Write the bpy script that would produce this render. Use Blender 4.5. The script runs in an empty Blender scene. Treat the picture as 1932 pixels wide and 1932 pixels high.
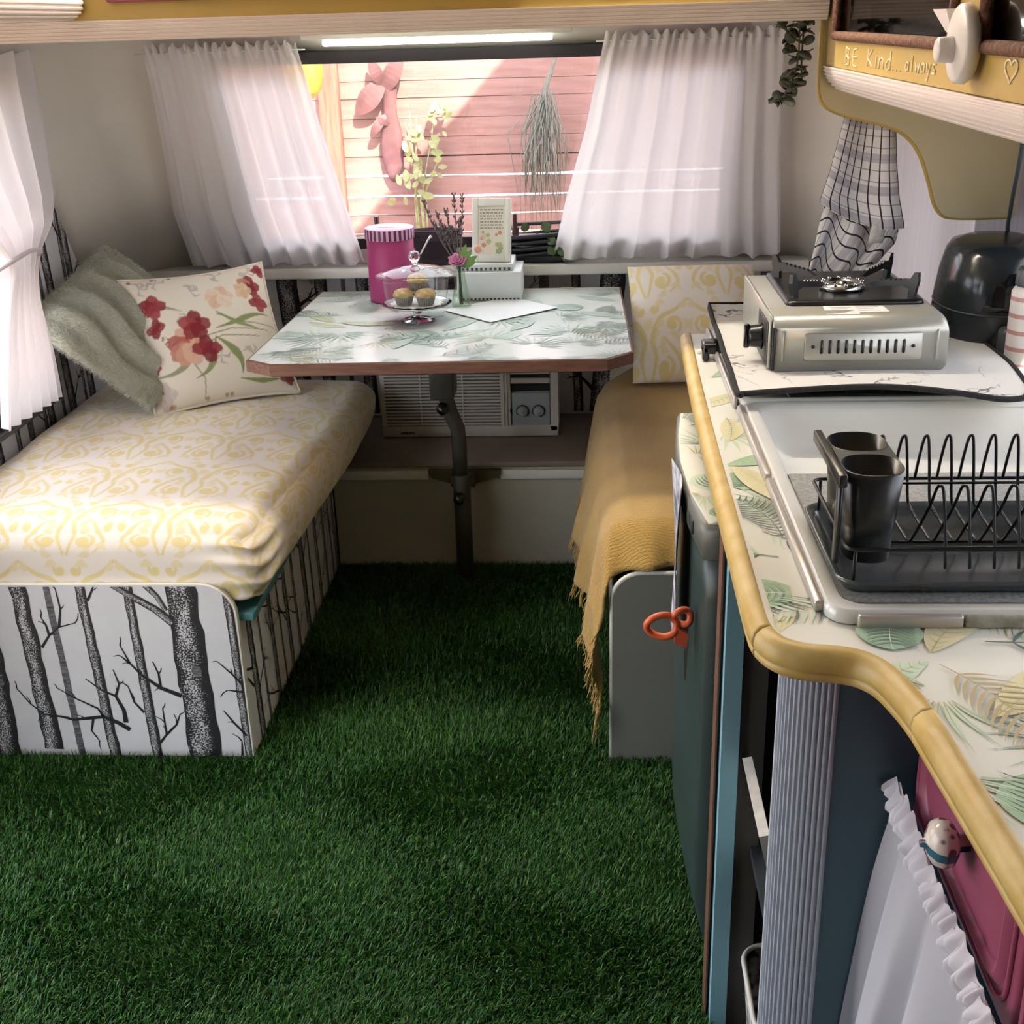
import bpy, bmesh, math, random
import numpy as np
from mathutils import Vector, Matrix

random.seed(7)
rng = np.random.default_rng(7)
scene = bpy.context.scene
COL = scene.collection
pi = math.pi

# ------------------------------------------------------------------ camera
F_PX, PITCH, YAW, ROLL, EYE = 2300.0, 0.384, 0.066, -0.030, 1.497
fw = Vector((-math.sin(YAW) * math.cos(PITCH), math.cos(YAW) * math.cos(PITCH), -math.sin(PITCH)))
rt = Vector((math.cos(YAW), math.sin(YAW), 0))
up = rt.cross(fw)
rt2 = rt * math.cos(ROLL) + up * math.sin(ROLL)
up2 = up * math.cos(ROLL) - rt * math.sin(ROLL)
cam = bpy.data.cameras.new('camera')
cam.sensor_width = 36.0
cam.lens = F_PX / 1932.0 * 36.0
cam.clip_start = 0.02
cam_o = bpy.data.objects.new('camera', cam)
m3 = Matrix((rt2, up2, -fw)).transposed()
cam_o.matrix_world = Matrix.Translation((0, 0, EYE)) @ m3.to_4x4()
COL.objects.link(cam_o)
scene.camera = cam_o

# ------------------------------------------------------------------ sky, sun, exposure
world = bpy.data.worlds.new('daylight_sky')
scene.world = world
world.use_nodes = True
wn = world.node_tree
wn.nodes['Background'].inputs[0].default_value = (0.88, 0.94, 1.0, 1)
wn.nodes['Background'].inputs[1].default_value = 4.8

sun = bpy.data.lights.new('sun', 'SUN')
sun.energy = 17.0
sun.angle = math.radians(0.6)
sun.color = (1.0, 0.87, 0.68)
sun_o = bpy.data.objects.new('sun', sun)
SUN_DIR = Vector((-0.34, 0.72, -0.86)).normalized()
sun_o.rotation_euler = SUN_DIR.to_track_quat('-Z', 'Y').to_euler()
sun_o.location = (1, -2, 5)
COL.objects.link(sun_o)

vs = scene.view_settings
vs.view_transform = 'Standard'
vs.look = 'None'
vs.gamma = 1.0
vs.exposure = 0.25
vs.use_curve_mapping = False
cy_ = scene.cycles
cy_.max_bounces = 7
cy_.diffuse_bounces = 3
cy_.glossy_bounces = 3
cy_.transmission_bounces = 6
cy_.transparent_max_bounces = 8
cy_.caustics_reflective = False
cy_.caustics_refractive = False
cy_.use_adaptive_sampling = True
cy_.adaptive_threshold = 0.08
cy_.adaptive_min_samples = 16


# ------------------------------------------------------------------ helpers
def lin(h):
    if isinstance(h, (tuple, list)):
        return (h[0], h[1], h[2], 1.0)
    h = h.lstrip('#')
    out = []
    for i in (0, 2, 4):
        c = int(h[i:i + 2], 16) / 255
        out.append(c / 12.92 if c <= 0.04045 else ((c + 0.055) / 1.055) ** 2.4)
    return (*out, 1.0)


MATS = {}


def new_mat(name):
    m = bpy.data.materials.new(name)
    m.use_nodes = True
    nt = m.node_tree
    b = nt.nodes['Principled BSDF']
    MATS[name] = m
    return m, nt, b


def mat(name, col, rough=0.5, metal=0.0, var=0.0, scale=30.0, bump=0.0, bscale=None, stretch=None,
        spec=0.5, coat=0.0, sheen=0.0, col2=None, detail=4.0, subsurf=0.0):
    """plain procedural material: base colour, soft noise variation, noise bump"""
    if name in MATS:
        return MATS[name]
    m, nt, b = new_mat(name)
    c = lin(col)
    b.inputs['Base Color'].default_value = c
    b.inputs['Roughness'].default_value = rough
    b.inputs['Metallic'].default_value = metal
    b.inputs['Specular IOR Level'].default_value = spec
    b.inputs['Coat Weight'].default_value = coat
    b.inputs['Sheen Weight'].default_value = sheen
    if var > 0 or bump > 0:
        tc = nt.nodes.new('ShaderNodeTexCoord')
        mp = nt.nodes.new('ShaderNodeMapping')
        if stretch:
            mp.inputs['Scale'].default_value = stretch
        nt.links.new(tc.outputs['Object'], mp.inputs['Vector'])
        if var > 0:
            n = nt.nodes.new('ShaderNodeTexNoise')
            n.inputs['Scale'].default_value = scale
            n.inputs['Detail'].default_value = detail
            nt.links.new(mp.outputs[0], n.inputs['Vector'])
            mx = nt.nodes.new('ShaderNodeMix')
            mx.data_type = 'RGBA'
            c2 = lin(col2) if col2 else tuple([max(0, x * (1 - var)) for x in c[:3]]) + (1,)
            c1 = c if col2 else tuple([min(1, x * (1 + var * 0.6)) for x in c[:3]]) + (1,)
            rp = nt.nodes.new('ShaderNodeValToRGB')
            rp.color_ramp.elements[0].position = 0.35
            rp.color_ramp.elements[1].position = 0.65
            rp.color_ramp.elements[0].color = c1
            rp.color_ramp.elements[1].color = c2
            nt.links.new(n.outputs['Fac'], rp.inputs['Fac'])
            nt.links.new(rp.outputs['Color'], b.inputs['Base Color'])
        if bump > 0:
            n2 = nt.nodes.new('ShaderNodeTexNoise')
            n2.inputs['Scale'].default_value = bscale or scale
            n2.inputs['Detail'].default_value = detail
            nt.links.new(mp.outputs[0], n2.inputs['Vector'])
            bp = nt.nodes.new('ShaderNodeBump')
            bp.inputs['Strength'].default_value = bump
            bp.inputs['Distance'].default_value = 0.004
            nt.links.new(n2.outputs['Fac'], bp.inputs['Height'])
            nt.links.new(bp.outputs[0], b.inputs['Normal'])
    return m


def mat_attr(name, rough=0.7, bump=0.0, bscale=300.0, sheen=0.0, spec=0.3, attr='Col', trans=0.0):
    """material whose colour is the printed pattern stored per vertex"""
    if name in MATS:
        return MATS[name]
    m, nt, b = new_mat(name)
    a = nt.nodes.new('ShaderNodeAttribute')
    a.attribute_name = attr
    nt.links.new(a.outputs['Color'], b.inputs['Base Color'])
    b.inputs['Roughness'].default_value = rough
    b.inputs['Specular IOR Level'].default_value = spec
    b.inputs['Sheen Weight'].default_value = sheen
    if bump > 0:
        tc = nt.nodes.new('ShaderNodeTexCoord')
        n2 = nt.nodes.new('ShaderNodeTexNoise')
        n2.inputs['Scale'].default_value = bscale
        nt.links.new(tc.outputs['Object'], n2.inputs['Vector'])
        bp = nt.nodes.new('ShaderNodeBump')
        bp.inputs['Strength'].default_value = bump
        bp.inputs['Distance'].default_value = 0.002
        nt.links.new(n2.outputs['Fac'], bp.inputs['Height'])
        nt.links.new(bp.outputs[0], b.inputs['Normal'])
    return m


def mat_cloth(name, col, trans=0.5, sheer=0.0):
    """thin cloth: diffuse + translucent (+ a little see-through)"""
    if name in MATS:
        return MATS[name]
    m, nt, b = new_mat(name)
    nt.nodes.remove(b)
    out = nt.nodes['Material Output']
    d = nt.nodes.new('ShaderNodeBsdfDiffuse')
    t = nt.nodes.new('ShaderNodeBsdfTranslucent')
    d.inputs[0].default_value = lin(col)
    t.inputs[0].default_value = lin(col)
    tc = nt.nodes.new('ShaderNodeTexCoord')
    n = nt.nodes.new('ShaderNodeTexNoise')
    n.inputs['Scale'].default_value = 260
    nt.links.new(tc.outputs['Object'], n.inputs['Vector'])
    bp = nt.nodes.new('ShaderNodeBump')
    bp.inputs['Strength'].default_value = 0.15
    bp.inputs['Distance'].default_value = 0.001
    nt.links.new(n.outputs['Fac'], bp.inputs['Height'])
    nt.links.new(bp.outputs[0], d.inputs['Normal'])
    mx = nt.nodes.new('ShaderNodeMixShader')
    mx.inputs[0].default_value = trans
    nt.links.new(d.outputs[0], mx.inputs[1])
    nt.links.new(t.outputs[0], mx.inputs[2])
    last = mx
    if sheer > 0:
        tr = nt.nodes.new('ShaderNodeBsdfTransparent')
        m2 = nt.nodes.new('ShaderNodeMixShader')
        m2.inputs[0].default_value = sheer
        nt.links.new(mx.outputs[0], m2.inputs[1])
        nt.links.new(tr.outputs[0], m2.inputs[2])
        last = m2
    nt.links.new(last.outputs[0], out.inputs['Surface'])
    return m


def mat_pane(name, tint=(1, 1, 1), rough=0.02, ior=1.45):
    """thin clear sheet: see-through with a fresnel reflection"""
    if name in MATS:
        return MATS[name]
    m, nt, b = new_mat(name)
    nt.nodes.remove(b)
    out = nt.nodes['Material Output']
    tr = nt.nodes.new('ShaderNodeBsdfTransparent')
    tr.inputs[0].default_value = (*tint, 1)
    g = nt.nodes.new('ShaderNodeBsdfGlossy')
    g.inputs['Roughness'].default_value = rough
    lw = nt.nodes.new('ShaderNodeLayerWeight')
    lw.inputs['Blend'].default_value = 0.5
    pw = nt.nodes.new('ShaderNodeMath'); pw.operation = 'POWER'; pw.inputs[1].default_value = 4.0
    fr = nt.nodes.new('ShaderNodeMath'); fr.operation = 'MULTIPLY_ADD'; fr.inputs[1].default_value = 0.55; fr.inputs[2].default_value = 0.045
    nt.links.new(lw.outputs['Facing'], pw.inputs[0])
    nt.links.new(pw.outputs[0], fr.inputs[0])
    mx = nt.nodes.new('ShaderNodeMixShader')
    nt.links.new(fr.outputs[0], mx.inputs[0])
    nt.links.new(tr.outputs[0], mx.inputs[1])
    nt.links.new(g.outputs[0], mx.inputs[2])
    nt.links.new(mx.outputs[0], out.inputs['Surface'])
    return m


def mat_emit(name, col, strength):
    m, nt, b = new_mat(name)
    b.inputs['Base Color'].default_value = lin(col)
    b.inputs['Emission Color'].default_value = lin(col)
    b.inputs['Emission Strength'].default_value = strength
    return m


class MB:
    """collects shapes of ONE part"""

    def __init__(self):
        self.v, self.f, self.m, self.s, self.uv, self.c = [], [], [], [], {}, None

    def add(self, verts, faces, mi=0, smooth=False, uvs=None):
        o = len(self.v)
        self.v.extend([tuple(map(float, p)) for p in verts])
        for k, fc in enumerate(faces):
            if uvs is not None:
                self.uv[len(self.f)] = uvs[k]
            self.f.append(tuple(int(i) + o for i in fc))
            self.m.append(mi)
            self.s.append(smooth)
        return self

    def box(self, x0, y0, z0, x1, y1, z1, mi=0):
        v = [(x0, y0, z0), (x1, y0, z0), (x1, y1, z0), (x0, y1, z0), (x0, y0, z1), (x1, y0, z1), (x1, y1, z1), (x0, y1, z1)]
        return self.add(v, [(0, 3, 2, 1), (4, 5, 6, 7), (0, 1, 5, 4), (1, 2, 6, 5), (2, 3, 7, 6), (3, 0, 4, 7)], mi)

    def rbox(self, x0, y0, z0, x1, y1, z1, r=0.005, seg=2, mi=0, smooth=True):
        bm = bmesh.new()
        bmesh.ops.create_cube(bm, size=1)
        bmesh.ops.scale(bm, vec=(x1 - x0, y1 - y0, z1 - z0), verts=bm.verts)
        bmesh.ops.translate(bm, vec=((x0 + x1) / 2, (y0 + y1) / 2, (z0 + z1) / 2), verts=bm.verts)
        bmesh.ops.bevel(bm, geom=bm.edges[:], offset=r, segments=seg, profile=0.5, affect='EDGES', clamp_overlap=True)
        self.from_bm(bm, mi, smooth)
        return self

    def from_bm(self, bm, mi=0, smooth=False):
        bm.verts.index_update()
        self.add([v.co[:] for v in bm.verts], [[v.index for v in f.verts] for f in bm.faces], mi, smooth)
        bm.free()

    def tube(self, pts, r, n=8, mi=0, closed=False, cap=True, smooth=True):
        P = [Vector(p) for p in pts]
        k = len(P)
        R = r if isinstance(r, (list, tuple, np.ndarray)) else [r] * k
        vs_, fs = [], []
        prev = None
        for i in range(k):
            if closed:
                t = P[(i + 1) % k] - P[i - 1]
            else:
                t = P[min(i + 1, k - 1)] - P[max(i - 1, 0)]
            t = t.normalized() if t.length > 1e-9 else Vector((0, 0, 1))
            if prev is None:
                a = t.orthogonal().normalized()
            else:
                a = prev - t * prev.dot(t)
                a = a.normalized() if a.length > 1e-6 else t.orthogonal().normalized()
            prev = a
            b = t.cross(a)
            for j in range(n):
                an = 2 * pi * j / n
                vs_.append(P[i] + (a * math.cos(an) + b * math.sin(an)) * R[i])
        last = k if closed else k - 1
        for i in range(last):
            i2 = (i + 1) % k
            for j in range(n):
                j2 = (j + 1) % n
                fs.append((i * n + j, i * n + j2, i2 * n + j2, i2 * n + j))
        if cap and not closed:
            fs.append(tuple(range(n))[::-1])
            fs.append(tuple(range((k - 1) * n, k * n)))
        return self.add(vs_, fs, mi, smooth)

    def lathe(self, prof, n=32, c=(0, 0, 0), mi=0, smooth=True, axis='z', flute=None, cap0=True):
        """prof: (radius, height) list, spun round the axis through c"""
        vs_, fs = [], []
        k = len(prof)
        for i, (r, h) in enumerate(prof):
            for j in range(n):
                a = 2 * pi * j / n
                rr = r * (1 + flute * math.cos(a * n / 2)) if flute else r
                x, y = rr * math.cos(a), rr * math.sin(a)
                p = {'z': (x, y, h), 'x': (h, x, y), 'y': (y, h, x)}[axis]
                vs_.append((c[0] + p[0], c[1] + p[1], c[2] + p[2]))
        for i in range(k - 1):
            for j in range(n):
                j2 = (j + 1) % n
                fs.append((i * n + j, i * n + j2, (i + 1) * n + j2, (i + 1) * n + j))
        if prof[0][0] > 1e-6 and cap0:
            fs.append(tuple(range(n))[::-1])
        if prof[-1][0] > 1e-6:
            fs.append(tuple(range((k - 1) * n, k * n)))
        return self.add(vs_, fs, mi, smooth)

    def prism(self, poly, lo, hi, axis='z', mi=0, smooth=False):
        """poly: 2D outline extruded along the axis from lo to hi"""
        n = len(poly)

        def p3(p, h):
            return {'z': (p[0], p[1], h), 'x': (h, p[0], p[1]), 'y': (p[0], h, p[1])}[axis]
        v = [p3(p, lo) for p in poly] + [p3(p, hi) for p in poly]
        f = [tuple(range(n))[::-1], tuple(range(n, 2 * n))]
        f += [(i, (i + 1) % n, n + (i + 1) % n, n + i) for i in range(n)]
        return self.add(v, f, mi, smooth)

    def grid(self, fn, nu, nv, mi=0, smooth=True, uv=False, closed_u=False):
        vs_, fs, uvs = [], [], []
        for j in range(nv + 1):
            for i in range(nu + (0 if closed_u else 1)):
                vs_.append(fn(i / nu, j / nv))
        w = nu if closed_u else nu + 1
        for j in range(nv):
            for i in range(nu):
                i2 = (i + 1) % w
                fs.append((j * w + i, j * w + i2, (j + 1) * w + i2, (j + 1) * w + i))
                if uv:
                    uvs.append([(i / nu, j / nv), ((i + 1) / nu, j / nv), ((i + 1) / nu, (j + 1) / nv), (i / nu, (j + 1) / nv)])
        return self.add(vs_, fs, mi, smooth, uvs if uv else None)

    def loft(self, loops, mi=0, smooth=True, cap0=True, cap1=True):
        n = len(loops[0])
        vs_ = [p for l in loops for p in l]
        fs = []
        for k in range(len(loops) - 1):
            for i in range(n):
                i2 = (i + 1) % n
                fs.append((k * n + i, k * n + i2, (k + 1) * n + i2, (k + 1) * n + i))
        if cap0:
            fs.append(tuple(range(n))[::-1])
        if cap1:
            fs.append(tuple(range((len(loops) - 1) * n, len(loops) * n)))
        return self.add(vs_, fs, mi, smooth)

    def xf(self, M):
        self.v = [tuple(M @ Vector(p)) for p in self.v]
        return self


def rrect(x0, y0, x1, y1, r, n=6):
    out = []
    for cx, cy, a0 in ((x1 - r, y1 - r, 0), (x0 + r, y1 - r, pi / 2), (x0 + r, y0 + r, pi), (x1 - r, y0 + r, 1.5 * pi)):
        for i in range(n + 1):
            a = a0 + pi / 2 * i / n
            out.append((cx + r * math.cos(a), cy + r * math.sin(a)))
    return out


def build_mesh(name, mb, mats):
    me = bpy.data.meshes.new(name)
    me.from_pydata(mb.v, [], mb.f)
    for m in (mats if isinstance(mats, (list, tuple)) else [mats]):
        me.materials.append(m)
    n = len(me.polygons)
    if n == len(mb.f):
        me.polygons.foreach_set('material_index', mb.m)
        me.polygons.foreach_set('use_smooth', mb.s)
    if mb.uv:
        ul = me.uv_layers.new(name='UVMap')
        for fi, uvs in mb.uv.items():
            p = me.polygons[fi]
            for li, t in zip(p.loop_indices, uvs):
                ul.data[li].uv = t
    if mb.c is not None:
        ca = me.color_attributes.new('Col', 'FLOAT_COLOR', 'POINT')
        ca.data.foreach_set('color', np.asarray(mb.c, dtype=np.float32).ravel())
    me.update()
    return me


def tag(o, label=None, cat=None, group=None, kind=None):
    if label:
        o['label'] = label
    if cat:
        o['category'] = cat
    if group:
        o['group'] = group
    if kind:
        o['kind'] = kind
    return o


def obj(name, mb, mats, parent=None, label=None, cat=None, group=None, kind=None, local=False, solid=0.0):
    """ONE mesh object. World-space mesh gets its origin at its base centre; a part is parented to its thing."""
    if not local:
        a = np.array(mb.v)
        lo, hi = a.min(0), a.max(0)
        org = Vector(((lo[0] + hi[0]) / 2, (lo[1] + hi[1]) / 2, lo[2]))
        mb.v = [tuple(Vector(p) - org) for p in mb.v]
    else:
        org = Vector((0, 0, 0))
    me = build_mesh(name, mb, mats)
    o = bpy.data.objects.new(name, me)
    COL.objects.link(o)
    if parent is not None:
        o.parent = parent
        o.location = org if local else org - WORLD[parent.name]
        WORLD[o.name] = org if not local else Vector((0, 0, 0))
    else:
        o.location = org
        WORLD[o.name] = org
    if solid:
        md = o.modifiers.new('thickness', 'SOLIDIFY')
        md.thickness = solid
        md.offset = 0
    return tag(o, label, cat, group, kind)


WORLD = {}


def thing(name, loc, label, cat, group=None, rot=(0, 0, 0), kind=None):
    """an Empty at the thing's base that parents its parts"""
    o = bpy.data.objects.new(name, None)
    o.empty_display_size = 0.05
    o.location = loc
    o.rotation_euler = rot
    COL.objects.link(o)
    WORLD[o.name] = Vector(loc)
    return tag(o, label, cat, group, kind)


def copy_tree(o, loc=None, label=None, rot=None, parent=None):
    c = o.copy()
    COL.objects.link(c)
    if parent is not None:
        c.parent = parent
    if loc is not None:
        c.location = loc
        WORLD[c.name] = Vector(loc)
    if rot is not None:
        c.rotation_euler = rot
    if label:
        c['label'] = label
    for ch in list(o.children):
        copy_tree(ch, parent=c)
    return c


# ------------------------------------------------------------------ flat print: inked shapes lying on a board
def clip_poly(poly, region):
    out = poly
    n = len(region)
    for i in range(n):
        ax, ay = region[i]
        bx_, by_ = region[(i + 1) % n]
        inp, out = out, []
        if not inp:
            return []

        def side(p):
            return (bx_ - ax) * (p[1] - ay) - (by_ - ay) * (p[0] - ax)
        for k in range(len(inp)):
            p, q = inp[k], inp[(k + 1) % len(inp)]
            sp, sq = side(p), side(q)
            if sp >= 0:
                out.append(p)
            if (sp >= 0) != (sq >= 0):
                t = sp / (sp - sq)
                out.append(tuple(p[d] + (q[d] - p[d]) * t for d in range(len(p))))
    return out


class Ink:
    """convex inked pieces in a 2D plane; each piece (points with u,v,s,t), material index, layer"""

    def __init__(self, regions):
        self.regions = regions
        self.p = []
        self.base = 0.0
        self.k = 0

    def poly(self, pts, mi, layer=1):
        pts = [tuple(p) if len(p) == 4 else (p[0], p[1], 0.0, 0.0) for p in pts]
        a = sum(pts[i][0] * pts[(i + 1) % len(pts)][1] - pts[(i + 1) % len(pts)][0] * pts[i][1] for i in range(len(pts)))
        if a < 0:
            pts = pts[::-1]
        for rg in self.regions:
            c = clip_poly(pts, rg)
            if len(c) >= 3:
                self.p.append((c, mi, layer + self.base + (self.k % 7) * 0.11))

    def strip(self, pts, w, mi, layer=1, w2=None):
        """tapered stroke along a polyline; uv: s across (-1..1), t along in metres"""
        self.k += 1
        k = len(pts)
        W = w if isinstance(w, (list, tuple)) else [w + ((w2 if w2 is not None else w) - w) * i / max(1, k - 1) for i in range(k)]
        L, R = [], []
        t = 0.0
        for i in range(k):
            a, b = pts[max(0, i - 1)], pts[min(k - 1, i + 1)]
            dx, dy = b[0] - a[0], b[1] - a[1]
            d = math.hypot(dx, dy) or 1e-9
            nx, ny = -dy / d, dx / d
            if i:
                t += math.hypot(pts[i][0] - pts[i - 1][0], pts[i][1] - pts[i - 1][1])
            L.append((pts[i][0] + nx * W[i] / 2, pts[i][1] + ny * W[i] / 2, -1.0, t))
            R.append((pts[i][0] - nx * W[i] / 2, pts[i][1] - ny * W[i] / 2, 1.0, t))
        for i in range(k - 1):
            self.poly([R[i], R[i + 1], L[i + 1], L[i]], mi, layer)

    def to_mb(self, mb, fn, step=0.00025):
        for c, mi, layer in self.p:
            v = [fn(p[0], p[1], layer * step) for p in c]
            mb.add(v, [tuple(range(len(v)))], mi, False, [[(p[2], p[3]) for p in c]])


def mat_bark(name='birch_bark_print'):
    if name in MATS:
        return MATS[name]
    m, nt, b = new_mat(name)
    uv = nt.nodes.new('ShaderNodeUVMap')
    sep = nt.nodes.new('ShaderNodeSeparateXYZ')
    nt.links.new(uv.outputs[0], sep.inputs[0])
    # short horizontal hatch marks
    mp = nt.nodes.new('ShaderNodeMapping')
    mp.inputs['Scale'].default_value = (9.0, 260.0, 1)
    nt.links.new(uv.outputs[0], mp.inputs['Vector'])
    n = nt.nodes.new('ShaderNodeTexNoise')
    n.inputs['Scale'].default_value = 1.0
    n.inputs['Detail'].default_value = 2.0
    nt.links.new(mp.outputs[0], n.inputs['Vector'])
    n2 = nt.nodes.new('ShaderNodeTexNoise')
    mp2 = nt.nodes.new('ShaderNodeMapping')
    mp2.inputs['Scale'].default_value = (1.6, 22.0, 1)
    nt.links.new(uv.outputs[0], mp2.inputs['Vector'])
    nt.links.new(mp2.outputs[0], n2.inputs['Vector'])
    n2.inputs['Scale'].default_value = 1.0
    # darker towards both sides of the drawn trunk (it is drawn that way)
    ab = nt.nodes.new('ShaderNodeMath'); ab.operation = 'ABSOLUTE'
    sh = nt.nodes.new('ShaderNodeMath'); sh.operation = 'ADD'; sh.inputs[1].default_value = 0.18
    nt.links.new(sep.outputs[0], sh.inputs[0])
    nt.links.new(sh.outputs[0], ab.inputs[0])
    p2 = nt.nodes.new('ShaderNodeMath'); p2.operation = 'POWER'; p2.inputs[1].default_value = 2.2
    nt.links.new(ab.outputs[0], p2.inputs[0])
    m1 = nt.nodes.new('ShaderNodeMath'); m1.operation = 'MULTIPLY_ADD'; m1.inputs[1].default_value = -0.34
    nt.links.new(p2.outputs[0], m1.inputs[0])
    nt.links.new(n.outputs['Fac'], m1.inputs[2])
    m2 = nt.nodes.new('ShaderNodeMath'); m2.operation = 'MULTIPLY_ADD'; m2.inputs[1].default_value = 0.45
    nt.links.new(n2.outputs['Fac'], m2.inputs[0])
    nt.links.new(m1.outputs[0], m2.inputs[2])
    rp = nt.nodes.new('ShaderNodeValToRGB')
    rp.color_ramp.elements[0].position = 0.66
    rp.color_ramp.elements[0].color = (0.012, 0.011, 0.014, 1)
    rp.color_ramp.elements[1].position = 0.80
    rp.color_ramp.elements[1].color = (0.62, 0.60, 0.62, 1)
    nt.links.new(m2.outputs[0], rp.inputs['Fac'])
    nt.links.new(rp.outputs['Color'], b.inputs['Base Color'])
    b.inputs['Roughness'].default_value = 0.55
    return m


M_PAPER = mat('wallpaper_white', '#d6d4d7', 0.5, var=0.04, scale=14)
M_BARK = mat_bark()
M_BARKG = mat('birch_pale_bark_print', '#77757a', 0.6, var=0.55, scale=1.0, stretch=(60, 60, 220), col2='#3a393d')
M_TWIG = mat('birch_twig_print', '#141316', 0.6)
BIRCH = [M_PAPER, M_BARK, M_BARKG, M_TWIG]


def twig(ink, x, y, ang, ln, w, rnd, depth=0):
    pts = [(x, y)]
    a = ang
    n = 6
    for i in range(n):
        a += rnd.uniform(-0.18, 0.18)
        x += math.cos(a) * ln / n
        y += math.sin(a) * ln / n
        pts.append((x, y))
    ink.strip(pts, w, 3, 3, w * 0.25)
    if depth < 2:
        for k in range(3 if depth == 0 else 2):
            i = rnd.randint(2, n - 1)
            twig(ink, pts[i][0], pts[i][1], a + rnd.choice((-1, 1)) * rnd.uniform(0.4, 0.9), ln * rnd.uniform(0.3, 0.5), w * 0.55, rnd, depth + 1)


def birch_ink(regions, trunks, seed, twigs=1.0, knots=True):
    """trunks: (x at bottom, y bottom, x at top, y top, width, pale?)"""
    rnd = random.Random(seed)
    ink = Ink(regions)
    for (x0, y0, x1, y1, w, pale) in trunks:
        n = 14
        pts, W = [], []
        for i in range(n + 1):
            t = i / n
            pts.append((x0 + (x1 - x0) * t + rnd.uniform(-1, 1) * w * 0.05, y0 + (y1 - y0) * t))
            W.append(w * (1.0 + rnd.uniform(-0.07, 0.07)) * (1 - 0.12 * t))
        ink.strip(pts, W, 2 if pale else 1, 1 if pale else 2)
        if not pale:
            for k in range(int(round(2 * twigs))):
                i = rnd.randint(1, n - 2)
                s = rnd.choice((-1, 1))
                a = pi / 2 - s * rnd.uniform(0.6, 1.15)
                twig(ink, pts[i][0] + s * w * 0.42, pts[i][1], a, rnd.uniform(0.07, 0.15), max(0.004, w * 0.16), rnd)
            if knots and w > 0.03:
                i = rnd.randint(3, n - 3)
                kx, ky = pts[i][0] + w * 0.12, pts[i][1]
                ink.poly([(kx + 0.16 * w * math.cos(a), ky + 0.2 * w * math.sin(a)) for a in np.linspace(0, 2 * pi, 9)[:-1]], 2, 3)
    return ink
# ================================================================== SETTING
XL, XR, YBK, ZC, YF = -1.45, 0.90, 3.74, 1.98, -0.70
XR2 = 0.79                     # boxed-out wall beside the right bench
M_WALL = mat('painted_wall_white', '#ebe3d8', 0.55, var=0.03, scale=5, bump=0.05, bscale=240)
M_WALLR = mat('vinyl_wallpaper_white', '#e9e2ea', 0.5, var=0.07, scale=6, stretch=(30, 30, 0.7), bump=0.15, bscale=8)
M_CEIL = mat('ceiling_ply_white', '#ddd8cf', 0.6)
M_TURFBASE = mat('turf_backing', '#0d1a08', 0.95, var=0.3, scale=60)
M_WHITEP = mat('white_gloss_paint', '#e4e2da', 0.3, var=0.03, scale=9)
M_BLACKFR = mat('black_window_frame', '#2a2426', 0.35)
M_PANE = mat_pane('window_acrylic', (0.97, 0.95, 0.97))

obj('floor', MB().box(XL - 0.03, YF - 0.03, -0.06, XR + 0.03, YBK + 0.03, 0.0), M_TURFBASE, kind='structure')
obj('ceiling', MB().box(XL - 0.03, YF - 0.03, ZC, XR + 0.03, YBK + 0.03, ZC + 0.04), M_CEIL, kind='structure')
obj('wall_front', MB().box(XL - 0.03, YF - 0.03, 0, XR + 0.03, YF, ZC), mat('brown_timber_panelling', '#6b5a4c', .5, var=.15, scale=4, stretch=(6, 1, .5)), kind='structure')

# ---- left wall with a window beside the bench and the entrance doorway near the camera
WY0, WY1, WZ0, WZ1 = 1.95, 3.06, 0.62, 1.40
DY0, DY1, DZ1 = 0.60, 1.78, 1.82
mb = MB()
for (y0, y1, z0, z1) in ((YF, DY0, 0, ZC), (DY0, DY1, DZ1, ZC), (DY1, WY0, 0, ZC), (WY0, WY1, 0, WZ0), (WY0, WY1, WZ1, ZC), (WY1, YBK, 0, ZC)):
    mb.box(XL - 0.03, y0, z0, XL, y1, z1)
tr = []
rnd = random.Random(3)
for (y, w, lean, pale) in ((2.02, .045, .03, 0), (2.12, .03, .02, 1), (2.22, .05, .04, 0), (2.33, .028, .03, 0), (2.43, .05, .03, 0), (2.545, .03, .02, 1), (2.63, .042, .05, 0),
                           (2.72, .026, .03, 1), (2.80, .05, .04, 0), (2.90, .024, .02, 0), (2.985, .035, .03, 1), (3.07, .02, .02, 0), (3.13, .045, .05, 0), (3.20, .02, .03, 1),
                           (3.265, .05, .04, 0), (3.35, .018, .02, 0), (3.42, .045, .05, 0), (3.52, .02, .03, 1), (3.60, .04, .03, 0)):
    tr.append((y, 0.0, y - lean * 2, 1.5, w, pale))
regs = [[(1.36, 0), (WY1 + .6, 0), (WY1 + .6, WZ0 - .01), (1.36, WZ0 - .01)], [(WY1 + .01, WZ0 - .01), (3.70, WZ0 - .01), (3.70, .80), (3.24, 1.45), (WY1 + .01, 1.45)]]
birch_ink(regs, tr, 11, 1.3).to_mb(mb, lambda u, v, h: (XL + 0.0004 + h, u, v))
obj('wall_left', mb, BIRCH, kind='structure')

w2 = thing('window_2', (XL, (WY0 + WY1) / 2, WZ0), None, None, kind='structure')
mb = MB()
for (y0, y1, z0, z1) in ((WY0, WY1, WZ0 - .012, WZ0 + .022), (WY0, WY1, WZ1 - .02, WZ1), (WY0, WY0 + .02, WZ0, WZ1), (WY1 - .02, WY1, WZ0, WZ1)):
    mb.rbox(XL - .04, y0, z0, XL + .035, y1, z1, .004, 2)
obj('window_frame', mb, M_BLACKFR, w2)
obj('pane', MB().box(XL - .022, WY0 + .02, WZ0 + .02, XL - .018, WY1 - .02, WZ1 - .02), M_PANE, w2)
mb = MB()
mb.rbox(XL + .0005, WY0 - .01, WZ0 - .030, XL + .052, WY1 + .01, WZ0 - .013, .004, 2)
obj('window_sill', mb, M_BLACKFR, w2)

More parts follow.
